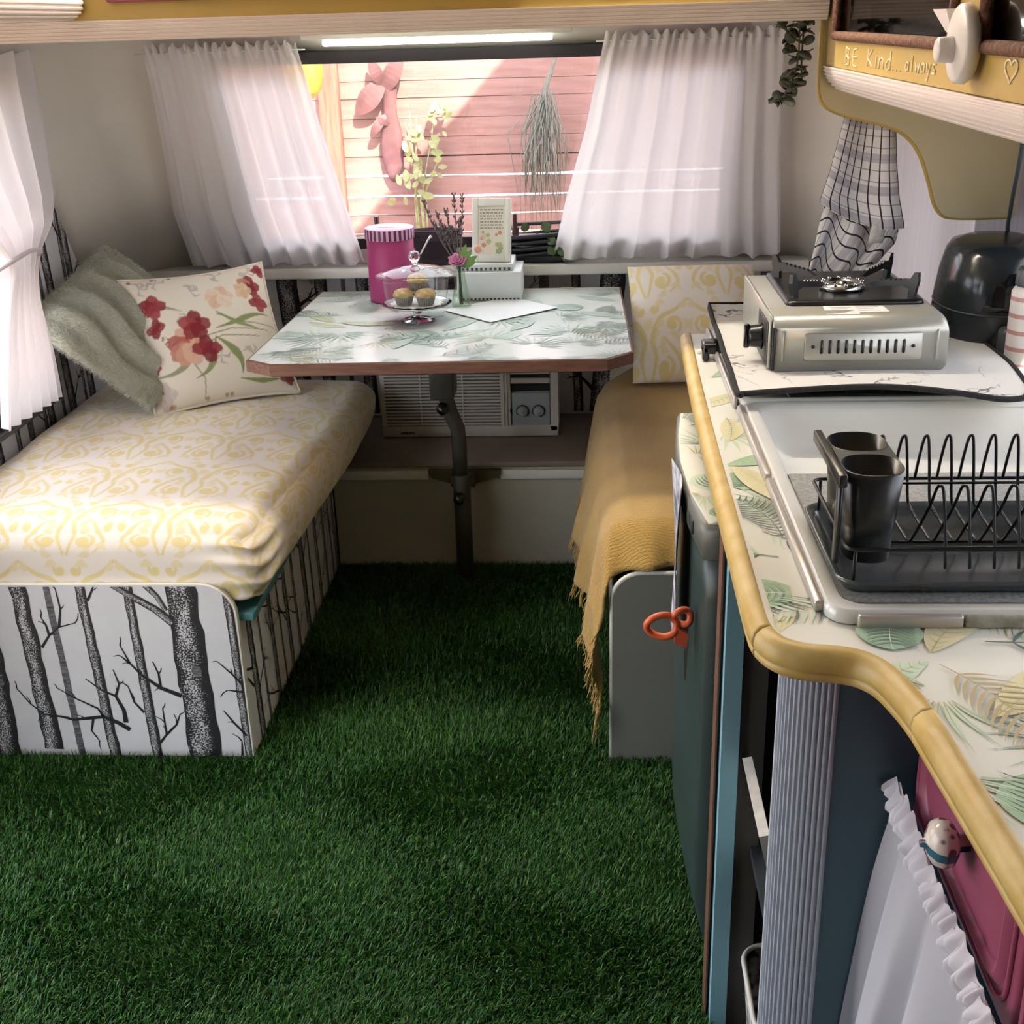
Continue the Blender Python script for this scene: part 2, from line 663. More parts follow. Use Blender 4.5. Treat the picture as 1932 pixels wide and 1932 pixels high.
# ---- right wall with a strip window behind the sink
RY0, RY1, RZ0, RZ1 = 0.70, 2.20, 0.96, 1.345
mb = MB()
for (y0, y1, z0, z1) in ((YF, RY0, 0, ZC), (RY0, RY1, 0, RZ0), (RY0, RY1, RZ1, ZC), (RY1, YBK, 0, ZC)):
    mb.box(XR, y0, z0, XR + .03, y1, z1)
mb.box(XR2, 2.56, 0, XR, YBK, ZC)
obj('wall_right', mb, M_WALLR, kind='structure')
w3 = thing('window_3', (XR, (RY0 + RY1) / 2, RZ0), None, None, kind='structure')
mb = MB()
for (y0, y1, z0, z1) in ((RY0, RY1, RZ0, RZ0 + .02), (RY0, RY1, RZ1 - .02, RZ1), (RY0, RY0 + .02, RZ0, RZ1), (RY1 - .02, RY1, RZ0, RZ1)):
    mb.rbox(XR - .012, y0, z0, XR + .035, y1, z1, .004, 2)
obj('window_frame', mb, M_BLACKFR, w3)
obj('pane', MB().box(XR + .015, RY0 + .02, RZ0 + .02, XR + .019, RY1 - .02, RZ1 - .02), M_PANE, w3)


# ---- back wall: upright below the ledge (birch wallpaper), raked and bowed above it
def back_y(x, z):
    c = 0.0
    if x < -1.2:
        c = 0.26 * ((-1.2 - x) / 0.25) ** 2
    elif x > 0.60:
        c = 0.20 * ((x - 0.60) / 0.19) ** 2
    return YBK - c - 0.60 * max(0.0, z - 0.80)


BW = (-1.00, 0.42, 0.87, 1.428)      # window opening x0,x1,z0,z1 in the raked wall
mb = MB()
for (x0, x1, z0, z1, nx) in ((XL, BW[0], 0.80, ZC, 14), (BW[1], XR2, 0.80, ZC, 14), (BW[0], BW[1], 0.80, BW[2], 6), (BW[0], BW[1], BW[3], ZC, 6)):
    mb.grid(lambda u, v: (x0 + (x1 - x0) * u, back_y(x0 + (x1 - x0) * u, z0 + (z1 - z0) * v), z0 + (z1 - z0) * v), nx, 4)
o = obj('wall_back', mb, M_WALL, kind='structure')
md = o.modifiers.new('thickness', 'SOLIDIFY'); md.thickness = 0.025; md.offset = -1

mb = MB().box(XL, YBK, 0, XR, YBK + .03, 0.80)


def bx_of(px):
    return -0.683 + (px - 690) * 0.00164


tr = []
for (px, w, pale, lean) in ((290, .03, 1, .02), (312, .045, 0, .03), (355, .028, 1, .01), (405, .03, 0, .02), (452, .035, 0, -.02), (478, .012, 1, 0), (540, .075, 0, .035), (606, .042, 0, 0),
                            (648, .014, 1, .01), (684, .045, 0, .01), (730, .02, 1, 0), (790, .05, 0, .03), (850, .03, 1, .02), (900, .06, 0, -.02), (975, .025, 0, 0), (1027, .034, 1, .02), (1088, .030, 0, .01),
                            (1158, .085, 0, -.05), (1215, .02, 1, .01), (1262, .05, 0, .02), (1310, .02, 1, 0), (1370, .06, 0, .03), (1440, .03, 0, 0), (1510, .05, 0, .02)):
    x = bx_of(px)
    tr.append((x + lean, 0.0, x, 0.8, w, pale))
birch_ink([[(XL + .01, 0.33), (XR - .01, .33), (XR - .01, .80), (XL + .01, .80)]], tr, 5, 2.2).to_mb(mb, lambda u, v, h: (u, YBK - 0.0004 - h, v))
obj('wall_back_lower', mb, BIRCH, kind='structure')

obj('trim_1', MB().rbox(-1.345, 3.655, 0.782, 0.66, 3.738, 0.815, .004, 2), M_WHITEP, kind='structure', label=None)

# back window: black frame, acrylic pane, two latches
w1 = thing('window_1', (0, 3.6, BW[2]), None, None, kind='structure')
mb = MB()
x0, x1, z0, z1 = BW
rk = lambda z, off=0.0: YBK - off - 0.60 * (z - 0.80)


def raked_bar(mb, xa, xb, za, zb, d0, d1):
    v = []
    for z in (za, zb):
        for d in (d0, d1):
            for x in (xa, xb):
                v.append((x, rk(z, d), z))
    mb.add(v, [(0, 1, 5, 4), (2, 6, 7, 3), (0, 2, 3, 1), (4, 5, 7, 6), (0, 4, 6, 2), (1, 3, 7, 5)])


raked_bar(mb, x0, x1, z1 - .026, z1 + .004, -.02, .02)
raked_bar(mb, x0, x1, z0 - .004, z0 + .03, -.02, .02)
raked_bar(mb, x0, x0 + .03, z0, z1, -.02, .02)
raked_bar(mb, x1 - .03, x1, z0, z1, -.02, .02)
obj('window_frame', mb, M_BLACKFR, w1)
mb = MB()
raked_bar(mb, x0 + .02, x1 - .02, z0 + .02, z1 - .015, -.004, .0)
obj('pane', mb, M_PANE, w1)
M_LATCH = mat('brown_plastic', '#3a2320', 0.3)
for x in (-0.612, -0.205):
    mb = MB()
    mb.rbox(x - .006, rk(.95, .045), .925, x + .006, rk(.95, .015), .972, .003, 2)
    mb.rbox(x - .010, rk(.93, .034), .905, x + .010, rk(.93, .012), .930, .003, 2)
    obj('latch', mb, M_LATCH, w1)

# ---- grey turf edge against the panels is hidden; the turf itself comes below
# ================================================================== OUTSIDE (seen through the back window)
M_GROUND = mat('dry_ground', '#a08a74', 0.95, var=0.3, scale=3)
obj('ground', MB().box(-14, -12, -0.62, 14, 16, -0.60), M_GROUND, kind='structure')
M_PLANK = mat('terracotta_stained_timber', '#a88078', 0.75, var=0.28, scale=3.2, stretch=(1.2, 30, 14), bump=0.4, bscale=5, col2='#966f68')
M_POST = mat('terracotta_post_timber', '#846050', 0.75, var=0.25, scale=4, stretch=(20, 20, 1.5))
FY = 6.0
fence = thing('timber_fence', (-0.4, FY, -0.6), 'terracotta stained timber fence of horizontal boards outside the back window', 'fence')
gz = [0.28, 0.37, 0.455, 0.54, 0.629, 0.715, 0.812, 0.905, 0.991, 1.077, 1.168, 1.245, 1.332, 1.42, 1.51, 1.60, 1.69]
prnd = random.Random(4)
for i in range(len(gz) - 1):
    z0, z1 = gz[i], gz[i + 1]
    g = 0.011 if z0 < 0.9 else 0.0025
    mb = MB()
    n = 24
    top = [(-3.2 + 5.6 * k / n, z1 - g / 2 + prnd.uniform(-1, 1) * g * 0.35) for k in range(n + 1)]
    bot = [(-3.2 + 5.6 * k / n, z0 + g / 2 + prnd.uniform(-1, 1) * g * 0.35) for k in range(n + 1)]
    mb.prism(bot + top[::-1], FY + prnd.uniform(-.004, .004), FY + .035, 'y')
    obj('plank', mb, M_PLANK, fence)
obj('plank', MB().box(-3.2, FY, -0.6, 2.4, FY + .035, 0.272), M_PLANK, fence)
obj('gap_blocker', MB().box(-3.2, FY + .042, .86, 2.4, FY + .06, 1.69), M_POST, fence)  # board added behind the planks to keep daylight out of the upper gaps
for x in (-1.195, 1.6):
    obj('post', MB().rbox(x - .05, FY - .06, -0.6, x + .05, FY - .004, 1.8, .012, 2), M_POST, fence)

M_GLOBE = mat('yellow_glazed_globe', '#f2b93c', 0.3)
mb = MB()
mb.lathe([(0.0, 0), (.04, .004), (.075, .04), (.090, .11), (.088, .18), (.07, .23), (.03, .26), (.02, .29), (0, .292)], 24, (-1.235, 5.62, 1.19))
obj('hanging_lantern', mb, M_GLOBE, label='yellow hanging lantern outside at the upper left of the back window', cat='lantern')
# rope up to a bracket arm on the fence post
mb = MB()
mb.tube([(-1.235, 5.62, 1.48), (-1.235, 5.62, 1.72)], .006, 6)
mb.tube([(-1.235, 5.60, 1.72), (-1.20, 5.95, 1.74)], .012, 6)
obj('lantern_bracket', mb, M_POST, fence)

# metal garden ornament hanging on the boards
M_RUST = mat('rust_painted_metal', '#6d4a4c', 0.6, var=0.25, scale=20)
orn = thing('garden_ornament', (-0.93, FY - .01, 0.80), 'rust pink metal leaf ornament hanging on the fence outside', 'ornament')
mb = MB()
mb.loft([[(-0.91 + r * math.cos(a) * 1.0, FY - .035 + .3 * r * math.sin(a), z) for a in np.linspace(0, 2 * pi, 17)[:-1]] for r, z in ((.012, .79), (.03, .82), (.048, .88), (.055, .95), (.047, 1.03), (.032, 1.10), (.030, 1.15), (.036, 1.18), (.040, 1.22), (.028, 1.27))])
obj('body', mb, M_RUST, orn)


def leaf3(base, tip, w, thick=.006, n=8, curl=0.0):
    b, t = Vector(base), Vector(tip)
    d = (t - b)
    side = d.cross(Vector((0, 1, 0))).normalized()
    L, R = [], []
    for i in range(n + 1):
        s = i / n
        ww = w * math.sin(pi * min(1, s * 0.92 + 0.06)) ** 0.8
        c = b + d * s + Vector((0, -curl * math.sin(pi * s), 0))
        L.append(c + side * ww)
        R.append(c - side * ww)
    mb = MB()
    off = Vector((0, thick, 0))
    v = [p for p in L] + [p for p in R] + [p + off for p in L] + [p + off for p in R]
    k = n + 1
    f = []
    for i in range(n):
        f.append((i, i + 1, k + i + 1, k + i))
        f.append((2 * k + i, 3 * k + i, 3 * k + i + 1, 2 * k + i + 1))
        f.append((i, 2 * k + i, 2 * k + i + 1, i + 1))
        f.append((k + i, k + i + 1, 3 * k + i + 1, 3 * k + i))
    mb.add(v, f, 0, False)
    return mb


for (b, t, w) in (((-.93, FY - .04, 1.25), (-1.07, FY - .05, 1.10), .050), ((-.93, FY - .04, 1.10), (-1.01, FY - .05, 1.00), .022), ((-.93, FY - .04, 1.20), (-.84, FY - .05, 1.36), .042),
                  ((-.93, FY - .04, 1.22), (-.99, FY - .06, 1.35), .03), ((-.91, FY - .04, 1.05), (-.98, FY - .05, 1.09), .014)):
    obj('leaf', leaf3(b, t, w, curl=.02), M_RUST, orn)

# climbing plants in front of the fence
M_LEAFY = mat('yellow_green_leaf', '#9aa06a', 0.6, var=0.3, scale=40)  # pale yellow-green base colour with noise variation
M_LEAFG = mat('pale_grey_green_grass', '#77776c', 0.7, var=0.3, scale=40)
plant = thing('climbing_plant', (-0.74, FY - .05, 0.3), 'pale yellow green climbing plant against the fence outside', 'plant')
prn = random.Random(12)
mb = MB()
for k in range(5):
    mb.tube([(-.74 + prn.uniform(-.03, .03), FY - .03, -.6), (-.80 + prn.uniform(-.06, .06), FY - .04, .7), (-.72 + prn.uniform(-.14, .14), FY - .06, 1.0 + prn.uniform(-.1, .14))], [.006, .005, .002], 5)
obj('stem', mb, M_LEAFY, plant)
for k in range(46):
    z = prn.uniform(.72, 1.14)
    x = -.74 + (z - .95) * .35 + prn.uniform(-.09, .09)
    a = prn.uniform(0, 2 * pi)
    l = prn.uniform(.03, .06)
    obj('leaf', leaf3((x, FY - .05 - prn.uniform(0, .05), z), (x + l * math.cos(a), FY - .06, z + l * math.sin(a)), l * .3, .002, 4), M_LEAFY, plant)
grass = thing('hanging_grass', (-0.17, FY - .1, 0.45), 'grey green tuft of dry hanging grass by the fence outside', 'plant')
mb = MB()
for k in range(110):
    x0 = -.20 + prn.gauss(0, .03)
    xx = x0 + prn.gauss(0, .05)
    z0 = prn.uniform(1.02, 1.20)
    mb.tube([(x0 + .09 * (z0 - 1.0), FY - .10 + prn.uniform(-.04, .03), z0), (xx, FY - .12 + prn.uniform(-.04, .03), z0 - .16), (xx + prn.gauss(0, .02), FY - .11, z0 - .25 - prn.random() * .28)], [.002, .003, .001], 4)
obj('blades', mb, M_LEAFG, grass, kind='stuff')
mb = MB()
mb.tube([(-.20, FY - .10, 1.02), (-.18, FY - .09, 1.20), (-.12, FY - .03, 1.36), (-.10, FY - .003, 1.42)], [.022, .014, .006, .005], 8)
obj('stalk', mb, M_LEAFG, grass)
# unseen roof added so its edge throws the slanting shadow on the boards
M_ROOF = mat('shade_roof_grey', '#9a948c', 0.5)
cp = thing('added_shade_roof', (1.6, 4.0, -.6), 'grey roof slab added out of view to shade the fence', 'roof')
obj('shade_sheet', MB().prism([(-.50, 3.42), (-.30, 2.60), (2.60, 2.60), (2.60, 5.03), (.613, 5.03)], 3.0, 3.03, 'z'), M_ROOF, cp)
for (x, y) in ((2.5, 2.7), (2.5, 4.9), (.75, 4.95)):  # posts added to carry the unseen shading slab
    obj('post', MB().rbox(x - .04, y - .04, -.6, x + .04, y + .04, 3.0, .006, 1), M_ROOF, cp)
# ================================================================== ARTIFICIAL TURF
def make_turf():
    # rectangles of open floor (x0,x1,y0,y1), blades per m2
    rects = [(-1.44, 0.20, 1.15, 2.25, 105000), (-0.735, 0.06, 2.25, 3.27, 80000), (-1.44, 0.19, 0.2, 1.15, 12000)]
    P = []
    for x0, x1, y0, y1, d in rects:
        n = int((x1 - x0) * (y1 - y0) * d)
        P.append(np.stack([rng.uniform(x0, x1, n), rng.uniform(y0, y1, n)], 1))
    P = np.concatenate(P)
    n = len(P)
    # tufts lean in slowly changing directions
    fx = np.sin(P[:, 0] * 9 + 1.3 * np.sin(P[:, 1] * 7)) + np.sin(P[:, 1] * 13 + 2)
    ang = fx * 1.1 + rng.normal(0, 1.3, n)
    ln = rng.uniform(0.012, 0.026, n)
    lean = np.clip(rng.normal(0.62, 0.22, n), 0.1, 1.15)
    w = rng.uniform(0.0007, 0.0013, n)
    dx, dy = np.cos(ang), np.sin(ang)
    sx, sy = -dy, dx
    V = np.zeros((n, 5, 3), np.float32)
    h1 = ln * 0.55
    V[:, 0] = np.stack([P[:, 0] - sx * w, P[:, 1] - sy * w, np.zeros(n)], 1)
    V[:, 1] = np.stack([P[:, 0] + sx * w, P[:, 1] + sy * w, np.zeros(n)], 1)
    mx, my, mz = P[:, 0] + dx * h1 * np.sin(lean * .6), P[:, 1] + dy * h1 * np.sin(lean * .6), h1 * np.cos(lean * .6)
    V[:, 2] = np.stack([mx + sx * w * .85, my + sy * w * .85, mz], 1)
    V[:, 3] = np.stack([mx - sx * w * .85, my - sy * w * .85, mz], 1)
    h2 = ln * 0.45
    V[:, 4] = np.stack([mx + dx * h2 * np.sin(lean * 1.5), my + dy * h2 * np.sin(lean * 1.5), mz + h2 * np.cos(lean * 1.5)], 1)
    V[:, :, 2] += 0.0005
    base = (np.arange(n) * 5)[:, None]
    T = np.concatenate([base + np.array([[0, 1, 2]]), base + np.array([[0, 2, 3]]), base + np.array([[3, 2, 4]])], 1).reshape(-1, 3)
    me = bpy.data.meshes.new('artificial_turf')
    me.vertices.add(n * 5)
    me.vertices.foreach_set('co', V.ravel())
    nt = len(T)
    me.loops.add(nt * 3)
    me.loops.foreach_set('vertex_index', T.ravel().astype(np.int32))
    me.polygons.add(nt)
    me.polygons.foreach_set('loop_start', np.arange(0, nt * 3, 3, dtype=np.int32))
    me.polygons.foreach_set('loop_total', np.full(nt, 3, dtype=np.int32))
    me.update(calc_edges=True)
    pal = np.array([lin(h)[:3] for h in ('#2f6a1c', '#265c1c', '#3f7a24', '#568a34', '#1e4e18', '#7c9650')])
    ci = pal[rng.choice(6, n, p=[.28, .25, .2, .12, .1, .05])] * rng.uniform(.38, .88, (n, 1))
    C = np.ones((n, 5, 4), np.float32)
    C[:, :, :3] = ci[:, None, :]
    ca = me.color_attributes.new('Col', 'FLOAT_COLOR', 'POINT')
    ca.data.foreach_set('color', C.ravel())
    me.materials.append(mat_attr('turf_blade', 0.45, spec=0.35))
    o = bpy.data.objects.new('artificial_turf', me)
    COL.objects.link(o)
    tag(o, 'green artificial grass turf covering the caravan floor', 'turf', kind='stuff')


make_turf()
# ================================================================== PRINT RASTERS (numpy drawing, sampled per vertex)
class Ras:
    def __init__(self, n, base):
        self.n = n
        self.a = np.ones((n, n, 3)) * np.array(lin(base)[:3])
        self.Y, self.X = np.mgrid[0:n, 0:n] / n + 0.5 / n

    def disc(self, x, y, r, col, al=1.0, wrap=False, soft=None):
        c = np.array(lin(col)[:3])
        dx, dy = self.X - x, self.Y - y
        if wrap:
            dx = dx - np.round(dx)
            dy = dy - np.round(dy)
        s = soft or 1.2 / self.n
        w = np.clip((r - np.sqrt(dx * dx + dy * dy)) / s + 0.5, 0, 1)[..., None] * al
        self.a = self.a * (1 - w) + c * w

    def ell(self, x, y, rx, ry, ang, col, al=1.0, noise=0.0, seed=0):
        c = np.array(lin(col)[:3])
        dx, dy = self.X - x, self.Y - y
        u = (dx * math.cos(ang) + dy * math.sin(ang)) / rx
        v = (-dx * math.sin(ang) + dy * math.cos(ang)) / ry
        th = np.arctan2(v, u)
        rr = 1 + noise * (np.sin(th * 5 + seed) + 0.6 * np.sin(th * 9 + 2 * seed))
        w = np.clip((rr - np.sqrt(u * u + v * v)) * min(rx, ry) * self.n / 1.5 + .5, 0, 1)[..., None] * al
        self.a = self.a * (1 - w) + c * w

    def stroke(self, pts, r0, r1, col, al=1.0, wrap=False, rmid=None):
        pts = np.array(pts, float)
        d = np.r_[0, np.cumsum(np.hypot(*np.diff(pts, axis=0).T))]
        L = d[-1]
        k = max(4, int(L * self.n / 1.5))
        t = np.linspace(0, L, k)
        xs, ys = np.interp(t, d, pts[:, 0]), np.interp(t, d, pts[:, 1])
        W = np.zeros((self.n, self.n))
        for i in range(k):
            s = i / (k - 1)
            r = r0 + (r1 - r0) * s if rmid is None else (r0 * (1 - 2 * s) + rmid * 2 * s if s < .5 else rmid * (2 - 2 * s) + r1 * (2 * s - 1))
            m = int(r * self.n) + 3
            ci, cj = int(ys[i] * self.n), int(xs[i] * self.n)
            I = np.arange(ci - m, ci + m + 1)
            J = np.arange(cj - m, cj + m + 1)
            if not wrap:
                I = I[(I >= 0) & (I < self.n)]
                J = J[(J >= 0) & (J < self.n)]
                if not len(I) or not len(J):
                    continue
            dy = (I + .5) / self.n - ys[i]
            dx = (J + .5) / self.n - xs[i]
            w = np.clip((r - np.hypot(dy[:, None], dx[None, :])) * self.n / 1.2 + .5, 0, 1)
            ix = np.ix_(I % self.n, J % self.n)
            W[ix] = np.maximum(W[ix], w)
        W = (W * al)[..., None]
        self.a = self.a * (1 - W) + np.array(lin(col)[:3]) * W

    def sample(self, u, v, wrap=True):
        n = self.n
        x, y = u * n - .5, v * n - .5
        i, j = np.floor(y).astype(int), np.floor(x).astype(int)
        fy, fx = (y - i)[:, None], (x - j)[:, None]
        q = (lambda k: k % n) if wrap else (lambda k: np.clip(k, 0, n - 1))
        g = lambda a, b: self.a[q(a), q(b)]
        c = (g(i, j) * (1 - fx) + g(i, j + 1) * fx) * (1 - fy) + (g(i + 1, j) * (1 - fx) + g(i + 1, j + 1) * fx) * fy
        return np.c_[c, np.ones(len(c))]


def damask(base='#e3d8cc', ink='#dac78f', n=280):
    R = Ras(n, base)
    ink2 = '#dfcfa6'

    def spiral(cx, cy, r, turns, a0, sgn, r0, r1):
        pts = []
        for i in range(60):
            s = i / 59
            a = a0 + sgn * turns * 2 * pi * s
            rr = r * (0.10 + 0.90 * s)
            pts.append((cx + rr * math.cos(a), cy + rr * math.sin(a)))
        R.stroke(pts, r0, r1, ink, 0.95, True)
        R.disc(cx, cy, r0 * 1.35, ink, .95, True)

    def sm(pts, n_=8):
        P_ = [np.array(p, float) for p in pts]
        out = []
        for i in range(len(P_) - 1):
            p0, p1, p2, p3 = P_[max(0, i - 1)], P_[i], P_[i + 1], P_[min(len(P_) - 1, i + 2)]
            for k in range(n_):
                t = k / n_
                out.append(tuple(.5 * ((2 * p1) + (-p0 + p2) * t + (2 * p0 - 5 * p1 + 4 * p2 - p3) * t * t + (-p0 + 3 * p1 - 3 * p2 + p3) * t ** 3)))
        return out + [tuple(P_[-1])]
    for mx in (1, -1):
        X = lambda x: 0.5 + mx * x
        spiral(X(.20), .20, .115, 1.15, 0.3 if mx > 0 else pi - .3, mx, .040, .020)
        spiral(X(.31), .66, .105, 1.05, -.5 if mx > 0 else pi + .5, -mx, .036, .018)
        spiral(X(.08), .86, .06, .9, 1.2 if mx > 0 else pi - 1.2, mx, .026, .014)
        spiral(X(.42), .40, .055, .9, 2.2 if mx > 0 else pi - 2.2, mx, .024, .013)
        R.stroke(sm([(X(.02), .02), (X(.09), .30), (X(.05), .50), (X(.15), .74), (X(.34), .83), (X(.49), .95)]), .014, .016, ink, .95, True, rmid=.034)
        R.stroke(sm([(X(.30), .05), (X(.40), .16), (X(.37), .30), (X(.28), .42), (X(.20), .52)]), .010, .012, ink, .95, True, rmid=.028)
        for (x, y, a, l) in ((.12, .40, .7, .15), (.36, .48, 1.9, .13), (.14, .01, .2, .14), (.43, .08, 2.3, .13), (.40, .86, .5, .12), (.02, .62, 1.57, .15), (.22, .90, 2.6, .13), (.46, .60, 1.2, .13), (.24, .36, 2.9, .10), (.10, .66, .3, .12)):
            aa = a if mx > 0 else pi - a
            R.stroke(sm([(X(x), y), (X(x) + l * .5 * math.cos(aa), y + l * .5 * math.sin(aa)), (X(x) + l * math.cos(aa + .5 * mx), y + l * math.sin(aa + .5 * mx))]), .008, .004, ink2, .95, True, rmid=.040)
        for k in range(5):
            R.disc(X(.05 + .02 * k), .45 + .035 * k, .011 + .002 * k, ink2, .9, True)
    return R


DAMASK = damask()


def slab(hx, hy, hz, r, nx, ny, nz, skip_bottom=True):
    """rounded box surface from a welded lattice; returns verts (n,3) around 0 and quads"""
    idx, V, F = {}, [], []

    def vid(i, j, k):
        key = (i, j, k)
        if key not in idx:
            idx[key] = len(V)
            V.append((i / nx * 2 - 1, j / ny * 2 - 1, k / nz * 2 - 1))
        return idx[key]
    for i in range(nx):
        for j in range(ny):
            F.append((vid(i, j, nz), vid(i + 1, j, nz), vid(i + 1, j + 1, nz), vid(i, j + 1, nz)))
            if not skip_bottom:
                F.append((vid(i, j, 0), vid(i, j + 1, 0), vid(i + 1, j + 1, 0), vid(i + 1, j, 0)))
    for i in range(nx):
        for k in range(nz):
            F.append((vid(i, 0, k), vid(i + 1, 0, k), vid(i + 1, 0, k + 1), vid(i, 0, k + 1)))
            F.append((vid(i, ny, k), vid(i, ny, k + 1), vid(i + 1, ny, k + 1), vid(i + 1, ny, k)))
    for j in range(ny):
        for k in range(nz):
            F.append((vid(0, j, k), vid(0, j, k + 1), vid(0, j + 1, k + 1), vid(0, j + 1, k)))
            F.append((vid(nx, j, k), vid(nx, j + 1, k), vid(nx, j + 1, k + 1), vid(nx, j, k + 1)))
    V = np.array(V) * np.array([hx, hy, hz])
    h = np.array([hx, hy, hz])
    inner = np.clip(V, -(h - r), h - r)
    d = V - inner
    L = np.linalg.norm(d, axis=1, keepdims=True)
    Q = np.where(L > 1e-9, inner + d / np.maximum(L, 1e-9) * np.minimum(r, np.maximum(L, 1e-9) * 0 + r), V)
    return V, Q, F


def mesh_np(name, V, F, C, m, smooth=True):
    me = bpy.data.meshes.new(name)
    me.from_pydata([tuple(p) for p in V], [], F)
    me.polygons.foreach_set('use_smooth', [smooth] * len(me.polygons))
    if C is not None:
        ca = me.color_attributes.new('Col', 'FLOAT_COLOR', 'POINT')
        ca.data.foreach_set('color', np.asarray(C, np.float32).ravel())
    me.materials.append(m)
    me.update()
    return me


def place_np(name, V, F, C, m, parent=None, **kw):
    V = np.asarray(V, float)
    lo, hi = V.min(0), V.max(0)
    org = Vector(((lo[0] + hi[0]) / 2, (lo[1] + hi[1]) / 2, lo[2]))
    o = bpy.data.objects.new(name, mesh_np(name, V - np.array(org), F, C, m))
    COL.objects.link(o)
    o.location = org if parent is None else org - WORLD[parent.name]
    if parent is not None:
        o.parent = parent
    WORLD[o.name] = org
    return tag(o, **kw)


# ================================================================== LEFT BENCH
M_TEAL = mat('teal_paint', '#4f8288', 0.4, var=0.1, scale=12)
M_EDGEB = mat('cream_edge_band', '#dcd8cf', 0.45)
bench = thing('dinette_bench', (-1.09, 2.77, 0), 'left dinette bench base papered with black and white birch trunks', 'bench')
out = [(XL + .004, 0.0), (-0.738, 0.0), (-0.738, .345)]
for i in range(9):
    a = pi / 2 * i / 8
    out.append((-0.738 - .075 + .075 * math.cos(a), .345 + .075 * math.sin(a)))
out.append((XL + .004, .42))
mb = MB().prism(out, 2.264, 2.280, 'y', 4)
T = [(-1.187, .016, -1.201, .422, .042, 0), (-1.126, .0, -1.139, .43, .016, 1), (-1.051, .0, -1.067, .43, .025, 0), (-.955, .0, -.965, .43, .023, 0), (-.845, .0, -.850, .43, .074, 0),
     (-.746, .0, -.754, .43, .020, 0), (-1.292, 0, -1.281, .43, .05, 0), (-1.38, 0, -1.37, .43, .03, 1), (-1.415, 0, -1.42, .43, .05, 0)]
ins = [(p[0] - (.004 if p[0] > -1.0 else -.002), min(p[1], .416)) for p in out]
ins = [(x, z) for x, z in ins]
ink = birch_ink([ins], T, 21, 0.0)
BR = [[(-0.877, 0.331), (-0.912, 0.364), (-0.956, 0.393), (-0.997, 0.421)], [(-0.888, 0.36), (-0.903, 0.393), (-0.926, 0.421)], [(-1.008, 0.067), (-1.033, 0.085), (-1.063, 0.1), (-1.105, 0.095), (-1.133, 0.092), (-1.159, 0.1), (-1.195, 0.105), (-1.222, 0.131), (-1.247, 0.171)], [(-1.063, 0.1), (-1.073, 0.121), (-1.119, 0.146), (-1.156, 0.172)], [(-1.015, 0.085), (-1.015, 0.116), (-1.028, 0.152), (-1.057, 0.167), (-1.089, 0.195)], [(-1.028, 0.152), (-1.016, 0.182), (-1.024, 0.218)], [(-0.881, 0.153), (-0.925, 0.173), (-0.961, 0.203), (-0.984, 0.233), (-1.0, 0.277)], [(-0.925, 0.173), (-0.925, 0.208), (-0.934, 0.238)], [(-0.984, 0.233), (-1.003, 0.252)], [(-1.172, 0.272), (-1.151, 0.301), (-1.126, 0.321), (-1.089, 0.331)], [(-1.151, 0.301), (-1.154, 0.326), (-1.162, 0.345)], [(-1.126, 0.321), (-1.116, 0.364), (-1.119, 0.412)], [(-0.945, 0.034), (-0.928, 0.055), (-0.928, 0.086), (-0.928, 0.122)], [(-0.928, 0.055), (-0.902, 0.081), (-0.891, 0.107)], [(-0.97, 0.111), (-0.989, 0.137), (-0.997, 0.177)], [(-0.741, 0.178), (-0.764, 0.208), (-0.792, 0.238)], [(-0.741, 0.163), (-0.778, 0.168)], [(-0.748, 0.053), (-0.774, 0.087), (-0.793, 0.117)], [(-1.087, 0.095), (-1.096, 0.064), (-1.082, 0.038)], [(-1.054, 0.383), (-1.041, 0.407), (-1.034, 0.421)], [(-0.764, 0.0), (-0.761, 0.04)]]
brn = random.Random(5)
for i, b in enumerate(BR):
    w0 = (.020, .010)[i] if i < 2 else (.011 if len(b) > 4 else .006)
    ink.strip(b, w0, 3 if i > 1 else 1, 3, .002 if i > 1 else .014)
    if i > 1:
        for p, q in zip(b[:-1], b[1:]):
            if brn.random() < .8:
                a = math.atan2(q[1] - p[1], q[0] - p[0]) + brn.choice((-.7, .7))
                l = brn.uniform(.012, .028)
                ink.strip([q, (q[0] + l * .5 * math.cos(a), q[1] + l * .5 * math.sin(a)), (q[0] + l * math.cos(a + .2), q[1] + l * math.sin(a + .2))], .003, 3, 3, .001)
ink.to_mb(mb, lambda u, v, h: (u, 2.264 - .0004 - h, v))
# white paper face
mb.add([(x, 2.2638, z) for x, z in ins], [tuple(range(len(ins)))[::-1]], 0)
obj('front_panel', mb, BIRCH + [M_EDGEB], bench)

mb = MB().box(-0.750, 2.280, 0, -0.738, 3.275, 0.325, 4)
tr = []
for y, w, p in ((2.345, .040, 0), (2.415, .016, 1), (2.51, .030, 0), (2.585, .014, 1), (2.655, .032, 0), (2.74, .022, 0), (2.85, .045, 0), (2.93, .018, 1), (3.015, .034, 0), (3.11, .026, 0), (3.19, .018, 1), (3.245, .03, 0)):
    tr.append((y + .01, 0, y - .01, .33, w, p))
birch_ink([[(2.284, 0), (3.272, 0), (3.272, .322), (2.284, .322)]], tr, 31, 1.6).to_mb(mb, lambda u, v, h: (-0.738 + .0004 + h, u, v))
mb.add([(-0.7378, 2.281, 0), (-0.7378, 3.274, 0), (-0.7378, 3.274, .325), (-0.7378, 2.281, .325)], [(0, 1, 2, 3)], 0)
obj('side_panel', mb, BIRCH + [M_EDGEB], bench)
obj('top_board', MB().rbox(XL + .004, 2.281, .326, -0.706, 3.73, .345, .003, 2), M_TEAL, bench)

